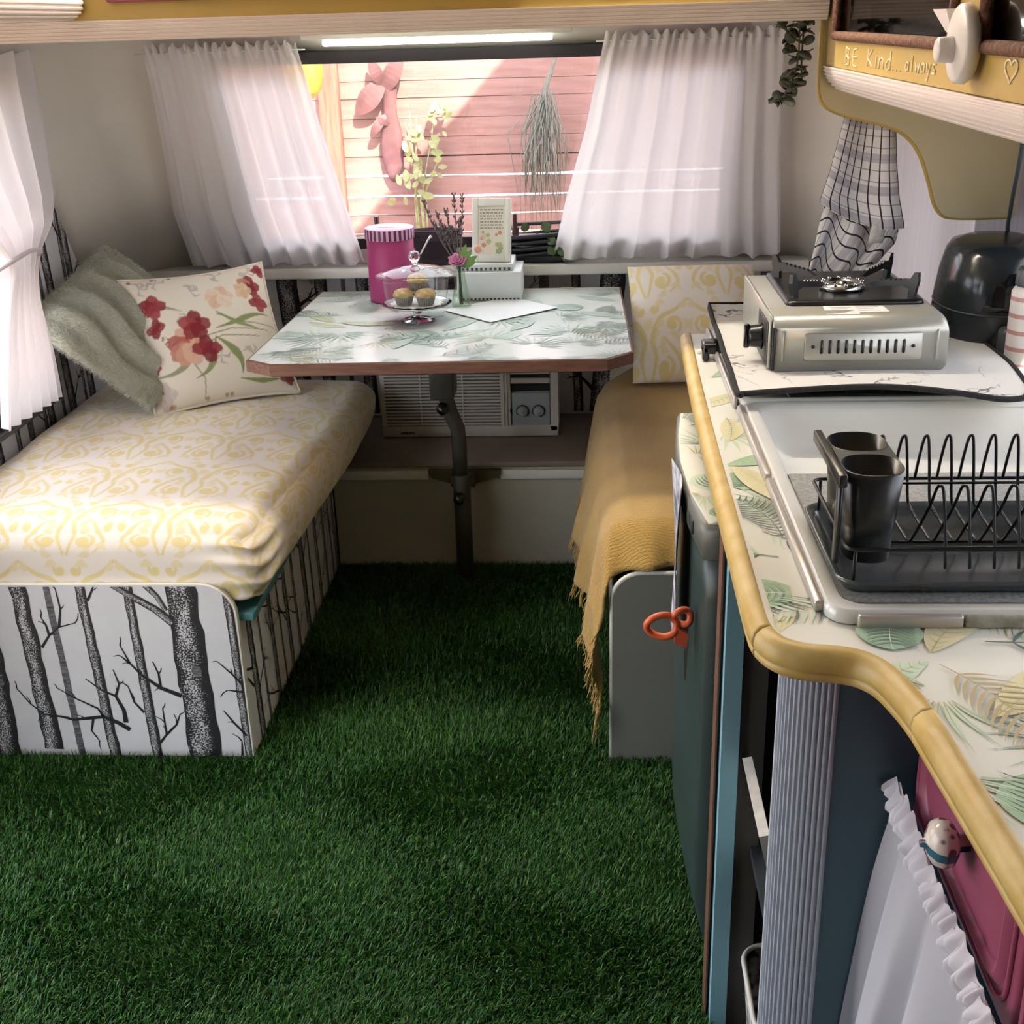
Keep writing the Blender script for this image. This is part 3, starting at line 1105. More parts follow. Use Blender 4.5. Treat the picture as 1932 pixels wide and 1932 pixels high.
# mattress
hx, hy, hz = .375, .585, .094
V, Q, F = slab(hx, hy, hz, .05, 230, 330, 64)
cx, cy, cz = -1.44 + hx, 2.286 + hy, .348 + hz
X, Y, Z = Q[:, 0].copy(), Q[:, 1].copy(), Q[:, 2].copy()
s = (V[:, 0] + hx) / (2 * hx)                     # 0 wall .. 1 aisle
tt = (V[:, 1] + hy) / (2 * hy)                    # 0 front .. 1 back
hgt = (V[:, 2] + hz) / (2 * hz)
edge = -0.012 + .085 * np.clip(tt / .7, 0, 1)        # aisle side drifts outwards to the back
X += s ** 2 * edge * (0.35 + .65 * hgt)
X += .018 * s ** 6 * np.sin(pi * hgt)             # bulging side
Z += .012 * np.sin(pi * s) * np.sin(pi * tt) - .010 * (s ** 8) * hgt
Z += .0022 * np.sin(X * 31 + 4 * Y) * np.sin(Y * 17) * hgt
# puckers at the front corner
pc = np.exp(-(((s - 1) / .12) ** 2 + (tt / .10) ** 2))
X += pc * .006 * np.sin(hgt * 26)
Y += pc * .006 * np.sin(hgt * 26 + 1)
Y -= .010 * np.exp(-(tt / .02) ** 2) * np.sin(pi * hgt)
drop = (1 - hgt) * 2 * hz
U = X + np.where(s > .999, drop, 0)
W = Y - np.where(tt < .001, drop, 0)
C = DAMASK.sample((U + 3) / .205, (W + 3) / .235)
M_DAMASK = mat_attr('yellow_damask_cotton', 0.85, bump=0.12, bscale=420, spec=0.2, sheen=0.15)
place_np('bench_mattress', np.c_[X + cx, Y + cy, Z + cz], F, C, M_DAMASK, label='cream mattress with yellow damask scrolls on the left birch bench', cat='mattress')


# ================================================================== CUSHIONS
def cushion_pts(n, size, thick, pinch=.06, power=2.2, seed=0):
    """returns front+back welded verts in local xyz (x right, y up, z out), faces, u, v, side"""
    rr = np.random.default_rng(seed)
    g = np.linspace(-1, 1, n + 1)
    Vv, Ff, UU, SS = [], [], [], []
    idx = {}
    ph = rr.uniform(0, 6, 6)
    for side in (1, -1):
        for j, y in enumerate(g):
            for i, x in enumerate(g):
                bd = i in (0, n) or j in (0, n)
                if side == -1 and bd:
                    idx[(side, i, j)] = idx[(1, i, j)]
                    continue
                px = x * (1 - pinch * (1 - x * x) * 0 - pinch * (1 - y * y) * abs(x) ** 3)
                py = y * (1 - pinch * (1 - x * x) * abs(y) ** 3)
                t = ((1 - abs(x) ** power) * (1 - abs(y) ** power)) ** .55
                wr = .06 * math.sin(3.1 * x + ph[0]) * math.sin(2.7 * y + ph[1]) + .03 * math.sin(7 * (x + y) + ph[2]) * (x * x + y * y)
                z = side * thick / 2 * t * (1 + wr)
                idx[(side, i, j)] = len(Vv)
                Vv.append((px * size / 2, py * size / 2, z))
                UU.append(((x + 1) / 2, (y + 1) / 2))
                SS.append(side)
        for j in range(n):
            for i in range(n):
                q = [idx[(side, i, j)], idx[(side, i + 1, j)], idx[(side, i + 1, j + 1)], idx[(side, i, j + 1)]]
                Ff.append(tuple(q if side == 1 else q[::-1]))
    return np.array(Vv), Ff, np.array(UU), np.array(SS)


def frame(ex, ey):
    ex = Vector(ex).normalized()
    ey = Vector(ey)
    ey = (ey - ex * ey.dot(ex)).normalized()
    return np.array([ex, ey, ex.cross(ey)])


# sage faux-fur cushion standing on its corner against the wall
SG = thing('fur_cushion', (-1.22, 3.2, .54), 'sage green faux fur cushion leaning on its corner by the left wall', 'cushion')
ctr = np.array((-1.245, 3.205, .755))
B = frame((.304, -.014, -.23), (.06, .35, .17))
V, F, UV, S = cushion_pts(56, .40, .10, .02, 2.6, 3)
V[:, 2] += .013 * np.sin(V[:, 1] * 78 + 5 * V[:, 0] + 1.5 * np.sin(V[:, 0] * 20)) * S * np.clip((.19 - np.abs(V[:, :2]).max(1)) / .06, 0, 1)
mfur = mat('sage_fur', '#b9baa8', 0.95, var=0.15, scale=3, col2='#a9ab98', sheen=.4)
place_np('cover', V @ B + ctr, F, None, mfur, SG)
fr = np.random.default_rng(5)
nh = 42000
sel = fr.integers(0, len(F), nh)
FA = np.array(F)
w4 = fr.dirichlet((1, 1, 1, 1), nh)
base = (V[FA[sel]] * w4[:, :, None]).sum(1)
e1 = V[FA[sel, 1]] - V[FA[sel, 0]]
e2 = V[FA[sel, 3]] - V[FA[sel, 0]]
nrm = np.cross(e1, e2)
nrm /= np.linalg.norm(nrm, axis=1, keepdims=True) + 1e-9
d = nrm * .55 + np.array([-.35, -.65, 0]) + fr.normal(0, .35, (nh, 3))
# ridges of combed fur
d[:, 1] += .55 * np.cos(base[:, 1] * 78 + 5 * base[:, 0])
d /= np.linalg.norm(d, axis=1, keepdims=True)
ln = fr.uniform(.008, .016, (nh, 1))
sd = np.cross(d, fr.normal(0, 1, (nh, 3)))
sd /= np.linalg.norm(sd, axis=1, keepdims=True) + 1e-9
T3 = np.stack([base - sd * .0006, base + sd * .0006, base + d * ln], 1).reshape(-1, 3)
cc = np.array(lin('#cfcdbf')[:3]) * fr.uniform(.75, 1.2, (nh, 1))
place_np('fur', T3 @ B + ctr, [(3 * i, 3 * i + 1, 3 * i + 2) for i in range(nh)], np.c_[np.repeat(cc, 3, 0), np.ones(nh * 3)], mat_attr('sage_fur_fibre', .9, spec=.2), SG, kind='stuff')

# floral cushion
R = Ras(420, '#efe6d6')
fl = random.Random(8)


def petals(cx, cy, r, cols, n=6, seed=0):
    rr = random.Random(seed)
    for k in range(n):
        a = 2 * pi * k / n + rr.uniform(-.3, .3)
        c = cols[k % len(cols)]
        R.ell(cx + r * .42 * math.cos(a), cy + r * .42 * math.sin(a), r * .60, r * .46, a, c, .93, .045, seed + k)
        for q in (-.12, 0, .12):
            R.stroke([(cx + r * .1 * math.cos(a), cy + r * .1 * math.sin(a)), (cx + r * .95 * math.cos(a + q), cy + r * .95 * math.sin(a + q))], .0012, .0008, '#7d3a3c', .35)


def leafs(pts, w, col):
    q = np.array(pts, float)
    d_ = np.arange(len(q))
    t_ = np.linspace(0, len(q) - 1, 40)
    q = np.c_[np.interp(t_, d_, q[:, 0]), np.interp(t_, d_, q[:, 1])]
    for _ in range(60):
        q[1:-1] = (q[:-2] + 2 * q[1:-1] + q[2:]) / 4
    R.stroke(q, .003, .002, col, .95, rmid=w)
    R.stroke(q, .0018, .001, '#5f6b45', .6)


# faded background sprays
for (x, y) in ((.10, .90), (.22, .93), (.42, .80), (.34, .58), (.63, .93), (.86, .92), (.50, .30), (.72, .28), (.90, .30), (.28, .45)):
    for k in range(6):
        a = fl.uniform(0, 6.28)
        R.stroke([(x, y), (x + .05 * math.cos(a), y + .05 * math.sin(a)), (x + .075 * math.cos(a + .6), y + .075 * math.sin(a + .6))], .002, .001, '#c3bbb4', .8, rmid=.010)
leafs([(.50, .44), (.58, .36), (.64, .26), (.62, .15)], .030, '#8d9a62')
leafs([(.50, .44), (.46, .30), (.40, .20), (.30, .17)], .024, '#93a06a')
leafs([(.52, .50), (.66, .52), (.80, .57), (.93, .56)], .022, '#8f9c63')
leafs([(.38, .40), (.28, .28), (.16, .22), (.04, .24)], .022, '#a3a585')
leafs([(.60, .12), (.74, .08), (.90, .09)], .020, '#8d9a62')
leafs([(.55, .62), (.66, .52), (.82, .45)], .018, '#9aa56f')
leafs([(.08, .70), (.20, .72), (.32, .66)], .016, '#a9a98f')
for p in ([(.40, .45), (.62, .48), (.88, .44)], [(.42, .40), (.55, .44), (.80, .40)], [(.55, .60), (.70, .52), (.98, .46)], [(.30, .30), (.36, .16), (.34, .02)]):
    R.stroke(p, .005, .003, '#8b9560', .9)
petals(.30, .40, .14, ('#c98d7c', '#d9a48c', '#e3bb9f', '#b9665f'), 7, 3)
petals(.38, .54, .11, ('#9a3a42', '#8a2f39', '#a94b4e'), 5, 5)
petals(.42, .36, .10, ('#98363f', '#87303a'), 4, 9)
petals(.14, .73, .095, ('#97373f', '#a5444a', '#8c303a'), 5, 12)
petals(.12, .57, .07, ('#9b3f45', '#8a323b'), 4, 15)
petals(.84, .80, .09, ('#9a3a40', '#8a2f38', '#c58b72'), 5, 18)
petals(.88, .66, .08, ('#98373f', '#a5474b'), 4, 21)
petals(.96, .93, .06, ('#97363d',), 4, 24)
petals(.60, .72, .10, ('#ecd2bb', '#e6c4a8', '#efdcc6'), 6, 27)
petals(.78, .76, .07, ('#e3c59d', '#e9d1b0'), 5, 30)
petals(.06, .10, .10, ('#d9cfc9', '#cfc2bd', '#a4505a'), 5, 33)
petals(.04, .30, .05, ('#953841',), 4, 35)
petals(.94, .10, .06, ('#8a5a50', '#9c4a4c'), 4, 36)
petals(.72, .22, .035, ('#c77f80',), 4, 38)
for k in range(12):
    R.disc(.18 + fl.uniform(-.04, .04), .46 + fl.uniform(-.03, .04), .007, fl.choice(('#5a2c2c', '#d8c38a', '#7b3a36')), .9)
for k in range(9):
    R.disc(fl.uniform(.05, .95), fl.choice((.02, .97)), .014, fl.choice(('#8a3a40', '#6d5a4a', '#b59a7a')), .8)
FC = thing('floral_cushion', (-1.0, 3.2, .55), 'cream square cushion printed with red flowers and green leaves on left mattress', 'cushion')
BL, BRR, TL = np.array((-1.145, 3.045, .558)), np.array((-.835, 3.235, .562)), np.array((-1.235, 3.255, .868))
B = frame(BRR - BL, TL - BL)
ctr = np.array((-1.035, 3.25, .706))
V, F, UV, S = cushion_pts(150, .40, .13, .075, 2.4, 9)
C = R.sample(UV[:, 0], UV[:, 1], False)
place_np('cover', V @ B + ctr, F, C, mat_attr('floral_print_cotton', .8, bump=.1, bscale=500, spec=.2), FC)
bd = []
n = 40
for sgn, ax in ((-1, 'b'), (1, 'r'), (1, 't'), (-1, 'l')):
    for i in range(n):
        t = -1 + 2 * i / n
        x, y = {'b': (t, -1), 'r': (1, t), 't': (-t, 1), 'l': (-1, -t)}[ax]
        px = x * (1 - .075 * (1 - y * y) * abs(x) ** 3)
        py = y * (1 - .075 * (1 - x * x) * abs(y) ** 3)
        bd.append(np.array((px * .202, py * .202, 0)) @ B + ctr)
obj('piping', MB().tube(bd, .0045, 6, closed=True), mat('cream_piping', '#e9dfcf', .7), FC)

# damask pillow on the right bench
V, F, UV, S = cushion_pts(110, .38, .13, .03, 2.6, 14)
V[:, 0] *= .95
B = frame((1, .03, 0), (0, .27, .275))
C = DAMASK.sample(UV[:, 0] * .38 / .235 + .3, UV[:, 1] * .38 / .27 + .1)
place_np('damask_pillow', V @ B + np.array((.305, 3.40, .692)), F, C, M_DAMASK, label='cream pillow with yellow damask scrolls propped on the right bench', cat='pillow')
# ================================================================== LEAF PRINT (table, worktop, fridge cover)
def leaf_mats(prefix, base, g1, g2, yl, line, tan):
    return [mat(prefix + '_paper', base, 0.22, var=0.03, scale=6, spec=0.5), mat(prefix + '_green', g1, 0.25), mat(prefix + '_mint', g2, 0.25), mat(prefix + '_yellow', yl, 0.25),
            mat(prefix + '_line', line, 0.3), mat(prefix + '_tan_line', tan, 0.3)]


def arc(x, y, a, l, bend, n=8):
    pts = [(x, y)]
    for i in range(n):
        aa = a + bend * (i / n - .5)
        x += math.cos(aa) * l / n
        y += math.sin(aa) * l / n
        pts.append((x, y))
    return pts


def banana(ink, x, y, a, l, fill, line, rnd, w=.30):
    mid = arc(x, y, a, l, rnd.uniform(-.7, .7), 12)
    ink.strip(mid, [l * w * math.sin(pi * i / 12) ** .8 + .0005 for i in range(13)], fill, 1)
    ink.strip(mid, l * .010, line, 3, l * .002)
    for i in range(1, 12):
        a0 = math.atan2(mid[i + 1][1] - mid[i][1], mid[i + 1][0] - mid[i][0]) if i < 12 else a
        ww = l * w * .5 * math.sin(pi * i / 12) ** .7
        for s in (-1, 1):
            v = arc(mid[i][0], mid[i][1], a0 + s * .75, ww * 1.15, -s * .7, 4)
            ink.strip(v, l * .007, line, 3, l * .001)


def frond(ink, x, y, a, l, line, rnd, fill=None):
    mid = arc(x, y, a, l, rnd.uniform(-.9, .9), 14)
    ink.strip(mid, l * .012, line, 3, l * .004)
    for i in range(2, 15):
        a0 = math.atan2(mid[i][1] - mid[i - 1][1], mid[i][0] - mid[i - 1][0])
        ll = l * .34 * math.sin(pi * (.12 + .8 * i / 15))
        for s in (-1, 1):
            v = arc(mid[i][0], mid[i][1], a0 + s * .85, ll, -s * .45, 5)
            ink.strip(v, [l * .006, l * .022, l * .024, l * .018, l * .010, .0005], fill if (fill is not None and (i + s) % 3) else line, 2)


def fan(ink, x, y, a, l, line, rnd, fill):
    for k in range(13):
        aa = a + (k - 6) * .27
        ll = l * (.75 + .25 * math.cos((k - 6) * .25))
        v = arc(x + .14 * l * math.cos(aa), y + .14 * l * math.sin(aa), aa, ll * .86, .25 * (1 if k > 6 else -1), 6)
        ink.strip(v, [l * .006, l * .05, l * .07, l * .06, l * .035, l * .015, .0005], fill, 1)
        ink.strip(v, l * .010, line, 3, l * .001)


def monstera(ink, x, y, a, l, fill, line, rnd):
    mid = arc(x, y, a, l, .3, 10)
    ink.strip(mid, [l * .95 * math.sin(pi * min(1, .10 + .90 * i / 10)) ** .6 for i in range(11)], fill, 1)
    ink.strip(mid, l * .02, 0, 3, l * .006)
    for i in range(1, 9):
        a0 = math.atan2(mid[i + 1][1] - mid[i][1], mid[i + 1][0] - mid[i][0])
        for s in (-1, 1):
            v = arc(mid[i][0], mid[i][1], a0 + s * 1.0, l * .42, -s * .6, 5)
            ink.strip(v, l * .016, line, 2, l * .004)
            for q in (.05, .1, .15):
                v2 = arc(mid[i][0] + q * l * .2, mid[i][1] + q * l * .2, a0 + s * (1.0 + q), l * .36, -s * .5, 4)
                ink.strip(v2, l * .006, line, 2, .0004)


def leaf_print(regions, box, n, seed, scale=1.0, special=()):
    rnd = random.Random(seed)
    ink = Ink(regions)
    placed = []
    x0, y0, x1, y1 = box
    nx = max(1, int(math.sqrt(n * (x1 - x0) / (y1 - y0))))
    ny = max(1, int(n / nx))
    for i in range(nx):
        for j in range(ny):
            x = x0 + (x1 - x0) * (i + rnd.uniform(.2, .8)) / nx
            y = y0 + (y1 - y0) * (j + rnd.uniform(.2, .8)) / ny
            a = rnd.uniform(0, 2 * pi)
            k = rnd.random()
            l = scale * rnd.uniform(.11, .17)
            used = {c for (px_, py_, l_, c) in placed if math.hypot(px_ - x, py_ - y) < l + l_}
            cls = next((c for c in range(8) if c not in used), rnd.randint(0, 7))
            placed.append((x, y, l, cls))
            ink.base = cls * 1.6
            if k < .28:
                banana(ink, x, y, a, l, rnd.choice((2, 3, 3, 1)), rnd.choice((4, 5)), rnd)
            elif k < .62:
                frond(ink, x, y, a, l * 1.1, rnd.choice((4, 4, 5)), rnd, rnd.choice((1, 2, None)))
            elif k < .84:
                fan(ink, x, y, a, l * .75, rnd.choice((4, 5)), rnd, rnd.choice((2, 2, 1, 3)))
            else:
                monstera(ink, x, y, a, l * .6, rnd.choice((1, 2)), 4, rnd)
    ink.base = 12.8
    for fn, args in special:
        ink.base += 1.2
        fn(ink, *args, rnd)
    return ink


LP = leaf_mats('leaf_vinyl', '#e9e9df', '#aac8aa', '#cfe3cc', '#e2ddb4', '#5f7069', '#c0b08a')
TP = leaf_mats('table_leaf_vinyl', '#e9f0ea', '#c9ddd1', '#d1e5d8', '#dde4c0', '#7d8d89', '#aeb294')

# ================================================================== TABLE
M_TWOOD = mat('table_edge_wood', '#7d5848', 0.4, var=0.25, scale=14, stretch=(1, 12, 12))
M_STEEL = mat('grey_enamel_steel', '#4c4a44', 0.45, metal=.3)
M_BLACKP = mat('black_plastic', '#131314', 0.25)
tab = thing('dinette_table', (-.36, 3.2, 0), 'dinette table with pale leaf print top and wooden edge on one bent leg', 'table')
TO = [(-.749, 2.791), (.046, 2.805), (.109, 2.868), (.100, 3.625), (-.792, 3.622), (-.817, 2.838)]
mb = MB().prism(TO, .730, .750, 'z', 0)
leaf_print([TO], (-.82, 2.79, .11, 3.63), 84, 17, 1.0).to_mb(mb, lambda u, v, h: (u, v, .7503 + h), .00012)
obj('tabletop', mb, TP, tab)
cxy = (-.35, 3.2)
TOo = [(cxy[0] + (x - cxy[0]) * 1.012, cxy[1] + (y - cxy[1]) * 1.012) for x, y in TO]
mb = MB()
v = []
for (p, q) in zip(TO, TOo):
    v += [(p[0], p[1], .719), (q[0], q[1], .722), (q[0], q[1], .748), (p[0], p[1], .7505)]
f = []
for i in range(6):
    a, b = i * 4, ((i + 1) % 6) * 4
    f += [(a, b, b + 1, a + 1), (a + 1, b + 1, b + 2, a + 2), (a + 2, b + 2, b + 3, a + 3), (a + 3, b + 3, b, a)]
mb.add(v, f)
obj('wood_edge', mb, M_TWOOD, tab)
obj('leg_bracket', MB().rbox(-.42, 3.14, .55, -.355, 3.235, .720, .006, 2), M_STEEL, tab)
obj('upper_leg', MB().tube([(-.385, 3.19, .60), (-.383, 3.19, .545), (-.372, 3.19, .50), (-.354, 3.19, .455), (-.352, 3.19, .40), (-.352, 3.19, .30)], .021, 14), M_STEEL, tab)
obj('lower_leg', MB().lathe([(.021, .0), (.0245, .002), (.0245, .318), (.021, .322)], 18, (-.350, 3.19, 0)), mat('olive_enamel_steel', '#413f35', .5, metal=.2), tab)
for (x, z) in ((-.388, .53), (-.354, .268)):
    mb = MB().lathe([(.0, 0), (.010, .002), (.016, .012), (.017, .024), (.012, .034), (0, .038)], 16, (0, 0, 0))
    mb.xf(Matrix.Translation((x, 3.165, z)) @ Matrix.Rotation(pi / 2 + .25, 4, 'X'))
    k = obj('knob', mb, M_BLACKP, tab)

# ================================================================== BACK STORAGE BOX, TABLE RAIL
M_BOXTOP = mat('worn_ply_top', '#8f8076', 0.6, var=.12, scale=7)
M_CREAM = mat('cream_panel', '#b3ae9f', 0.55, var=.05, scale=6)
sb = thing('storage_box', (-.36, 3.5, 0), 'low cream storage box under the air conditioner between the benches', 'storage box')
obj('front_panel', MB().box(-.735, 3.285, 0, .055, 3.300, .306), M_CREAM, sb)
obj('top_board', MB().rbox(-.735, 3.280, .308, .055, 3.735, .324, .003, 2), M_BOXTOP, sb)
for xa, xb in ((-.733, -.452), (-.248, .053)):
    obj('rail', MB().rbox(xa, 3.274, .272, xb, 3.285, .300, .003, 2), M_WHITEP, sb)
mb = MB()
mb.add([(-.455, 3.270, .300), (-.245, 3.270, .300), (-.245, 3.284, .300), (-.455, 3.284, .300)], [(0, 1, 2, 3)])
mb.prism([(-.452, .304), (-.245, .304), (-.245, .292), (-.262, .280), (-.33, .262), (-.375, .262), (-.44, .280), (-.452, .292)], 3.262, 3.2845, 'y')
mb.rbox(-.385, 3.222, .268, -.315, 3.264, .300, .004, 2)
obj('leg_bracket', mb, mat('olive_brown_metal', '#5a5136', .5, metal=.2), sb)

# ================================================================== AIR CONDITIONER
M_ACP = mat('ivory_ac_plastic', '#cfc8be', 0.4, var=.03, scale=8)
M_ACD = mat('ac_dark_recess', '#1b1a19', 0.7)
M_ACG = mat('grey_blue_panel', '#aab0b4', 0.4)
ac = thing('air_conditioner', (-.35, 3.56, .325), 'ivory window air conditioner with louvre grille below the table', 'air conditioner')
mb = MB()
mb.rbox(-.617, 3.500, .326, -.083, 3.515, .362, .004, 2)
mb.box(-.617, 3.500, .362, -.604, 3.515, .700)
mb.box(-.256, 3.500, .362, -.226, 3.515, .700)
mb.box(-.106, 3.500, .345, -.083, 3.515, .700)
mb.box(-.617, 3.515, .326, -.083, 3.735, .700)
obj('body', mb, M_ACP, ac)
obj('grille_recess', MB().box(-.604, 3.512, .362, -.256, 3.5149, .700), M_ACD, ac)
z = .3645
while z < .69:
    obj('louvre', MB().prism([(3.500, z), (3.513, z + .003), (3.513, z + .0065), (3.500, z + .0055)], -.604, -.256, 'x'), M_ACP, ac)
    z += .0101
for x in (-.496, -.369):
    obj('grille_bar', MB().box(x - .002, 3.4985, .362, x + .002, 3.503, .700), M_ACP, ac)
for x in (-.246, -.236):
    obj('trim_rib', MB().rbox(x - .0018, 3.497, .362, x + .0018, 3.502, .700, .001, 1), M_ACP, ac)
obj('control_panel', MB().rbox(-.222, 3.503, .358, -.108, 3.5149, .462, .003, 2), M_ACG, ac)
obj('air_outlet', MB().box(-.224, 3.508, .466, -.108, 3.5149, .56), M_ACD, ac)
for zz in (.492, .520, .548):
    obj('outlet_vane', MB().box(-.224, 3.501, zz, -.108, 3.512, zz + .016), M_ACP, ac)
for x in (-.190, -.142):
    mb = MB().lathe([(.0, -.012), (.013, -.012), (.0155, -.010), (.0165, 0)], 20, (x, 3.503, .405), axis='y')
    mb.box(x - .0025, 3.4885, .392, x + .0025, 3.492, .418)
    kk = obj('knob', mb, M_ACG, ac)
    mb = MB().tube([(x + .019 * math.cos(a), 3.5025, .405 + .019 * math.sin(a)) for a in np.linspace(-.6, pi + .6, 14)], .0011, 5)
    obj('dial_ring', mb, M_ACD, ac)
obj('switch', MB().rbox(-.228, 3.497, .402, -.223, 3.5035, .412, .001, 1), M_ACD, ac)


def text_obj(name, s, size, M, m, parent, ext=.0002, font_scale=(1, 1), bold=0.0):
    cu = bpy.data.curves.new(name, 'FONT')
    cu.body = s
    cu.size = size
    cu.extrude = ext
    cu.offset = bold
    cu.resolution_u = 3
    cu.align_x = 'CENTER'
    cu.align_y = 'CENTER'
    tmp = bpy.data.objects.new('tmp_text', cu)
    COL.objects.link(tmp)
    dg = bpy.context.evaluated_depsgraph_get()
    me = bpy.data.meshes.new_from_object(tmp.evaluated_get(dg))
    bpy.data.objects.remove(tmp)
    bpy.data.curves.remove(cu)
    me.transform(Matrix.Diagonal((font_scale[0], font_scale[1], 1, 1)))
    me.transform(M)
    if parent is not None:
        me.transform(Matrix.Translation(-WORLD[parent.name]))
    me.materials.clear()
    me.materials.append(m)
    me.name = name
    o = bpy.data.objects.new(name, me)
    COL.objects.link(o)
    o.parent = parent
    return o


FACE_NEG_Y = Matrix(((1, 0, 0, 0), (0, 0, -1, 0), (0, 1, 0, 0), (0, 0, 0, 1)))
text_obj('lettering', 'SAMSUNG', .0115, Matrix.Translation((-.541, 3.4995, .340)) @ FACE_NEG_Y, M_ACD, ac, font_scale=(.80, .8), bold=.0006)

# ================================================================== RIGHT BENCH
M_GREYP = mat('grey_painted_panel', '#77766f', 0.5, var=.05, scale=5)
rb = thing('dinette_bench', (.47, 2.98, 0), 'right dinette bench base with plain grey end panel beside the fridge', 'bench')
out = [(.785, 0), (.785, .445)]
for i in range(9):
    a = pi / 2 + pi / 2 * i / 8
    out.append((.052 + .06 + .06 * math.cos(a), .385 + .06 * math.sin(a)))
out += [(.052, 0)]
mb = MB().prism(out, 2.252, 2.268, 'y', 0)
obj('end_panel', mb, M_GREYP, rb)
rim = [(p[0], 2.260, p[1]) for p in out[1:]]
obj('edge_trim', MB().tube([(x - (.001 if x < .2 else 0), 2.260, z + (.001 if z > .3 else 0)) for x, _, z in rim], .0055, 6), M_EDGEB, rb)
obj('side_panel', MB().box(.060, 2.268, 0, .072, 3.735, .40), M_CREAM, rb)
obj('top_board', MB().box(.060, 2.269, .402, .785, 3.735, .415), M_CREAM, rb)
hx, hy, hz = .355, .70, .052
V, Q, F = slab(hx, hy, hz, .04, 40, 60, 8)
place_np('bench_mattress', Q + np.array((.428, 2.30 + hy, .416 + hz)), F, DAMASK.sample((Q[:, 0] + 3) / .235, (Q[:, 1] + 3) / .27), M_DAMASK,
         label='right bench mattress hidden under the mustard throw', cat='mattress')

# mustard throw draped over the right mattress
M_THROW, nt, b = new_mat('mustard_woven_throw')
tc = nt.nodes.new('ShaderNodeTexCoord')
n1 = nt.nodes.new('ShaderNodeTexNoise'); n1.inputs['Scale'].default_value = 5; n1.inputs['Detail'].default_value = 3
n2 = nt.nodes.new('ShaderNodeTexWave'); n2.inputs['Scale'].default_value = 70; n2.inputs['Distortion'].default_value = 5; n2.inputs['Detail'].default_value = 2; n2.inputs['Detail Scale'].default_value = 4
n2.bands_direction = 'Y'
n3 = nt.nodes.new('ShaderNodeTexNoise'); n3.inputs['Scale'].default_value = 320
for q in (n1, n2, n3):
    nt.links.new(tc.outputs['Object'], q.inputs['Vector'])
rp = nt.nodes.new('ShaderNodeValToRGB')
rp.color_ramp.elements[0].position = .3; rp.color_ramp.elements[0].color = lin('#b08a48')
rp.color_ramp.elements[1].position = .7; rp.color_ramp.elements[1].color = lin('#c4a05a')
nt.links.new(n1.outputs['Fac'], rp.inputs['Fac'])
nt.links.new(rp.outputs['Color'], b.inputs['Base Color'])
ad = nt.nodes.new('ShaderNodeMath'); ad.operation = 'ADD'
nt.links.new(n2.outputs['Fac'], ad.inputs[0]); nt.links.new(n3.outputs['Fac'], ad.inputs[1])
bpn = nt.nodes.new('ShaderNodeBump'); bpn.inputs['Strength'].default_value = .55; bpn.inputs['Distance'].default_value = .004
nt.links.new(ad.outputs[0], bpn.inputs['Height']); nt.links.new(bpn.outputs[0], b.inputs['Normal'])
b.inputs['Roughness'].default_value = .95; b.inputs['Sheen Weight'].default_value = .3; b.inputs['Specular IOR Level'].default_value = .1

PATH = [(.77, .538), (.55, .541), (.30, .543), (.14, .541), (.085, .535), (.050, .515), (.032, .48), (.024, .43), (.018, .37), (.012, .31), (.010, .26)]
PD = [0]
for a, c in zip(PATH[:-1], PATH[1:]):
    PD.append(PD[-1] + math.hypot(c[0] - a[0], c[1] - a[1]))


def throw_pt(u, v):
    d = u * PD[-1]
    x = np.interp(d, PD, [p[0] for p in PATH])
    z = np.interp(d, PD, [p[1] for p in PATH])
    hang = max(0.0, (d - PD[5]) / (PD[-1] - PD[5]))
    y = 2.235 + v * 1.285
    # far end curls round the corner of the mattress
    far = max(0.0, (v - .86) / .14)
    x += far ** 2 * .07 * (1 if u > .45 else .2)
    # folds along the hanging side
    x += hang * (.012 * math.sin(v * 34 + 1.3) + .006 * math.sin(v * 61)) - hang * .03 * math.sin(pi * min(1, v * 1.1)) ** 2
    z += .10 * hang * (v ** 1.2) * .35
    z += .0035 * math.sin(x * 23 + v * 6) * math.sin(v * 19) * (1 - hang)
    # front edge falls over the end of the mattress
    fr_ = max(0.0, (2.335 - y) / .10)
    if fr_ > 0:
        y = 2.335 - .10 * min(1, fr_) * .78
        z -= fr_ ** 1.6 * .082 * (1 - .15 * hang)
        x -= fr_ * hang * .012
        z -= fr_ * hang * .075
        x += fr_ * .012 * math.sin(u * 40) * (1 - hang) * .3 + fr_ * hang * .016 * math.sin(hang * 9)
        y += .010 * math.sin(u * 55) * fr_ - .02 * hang * fr_
    return (x, y, z + .0)


TH = thing('throw_blanket', (.35, 2.9, .44), 'mustard yellow fringed woven throw draped over the right bench', 'blanket')
obj('cloth', MB().grid(throw_pt, 110, 150), M_THROW, TH, solid=.006)
frn = random.Random(2)
mb = MB()


def fringe(p, ln, dx=0, dy=0):
    x, y, z = p
    q = [(x, y, z + .004)]
    for i in range(3):
        x += frn.uniform(-.006, .004) + dx
        y += frn.uniform(-.006, .006) + dy
        z -= ln / 3
        q.append((x, y, z))
    mb.tube(q, [.0022, .0018, .0016, .0008], 4, cap=False)


for k in range(230):
    v = .02 + .97 * frn.random() ** 1.0
    fringe(throw_pt(1.0, v), frn.uniform(.02, .05), -.002)
for k in range(46):
    u = frn.uniform(.83, 1.0)
    fringe(throw_pt(u, 0.0), frn.uniform(.025, .06) * (0.5 + .6 * (u - .8) / .2), -.002, -.001)
obj('fringe', mb, M_THROW, TH, kind='stuff')
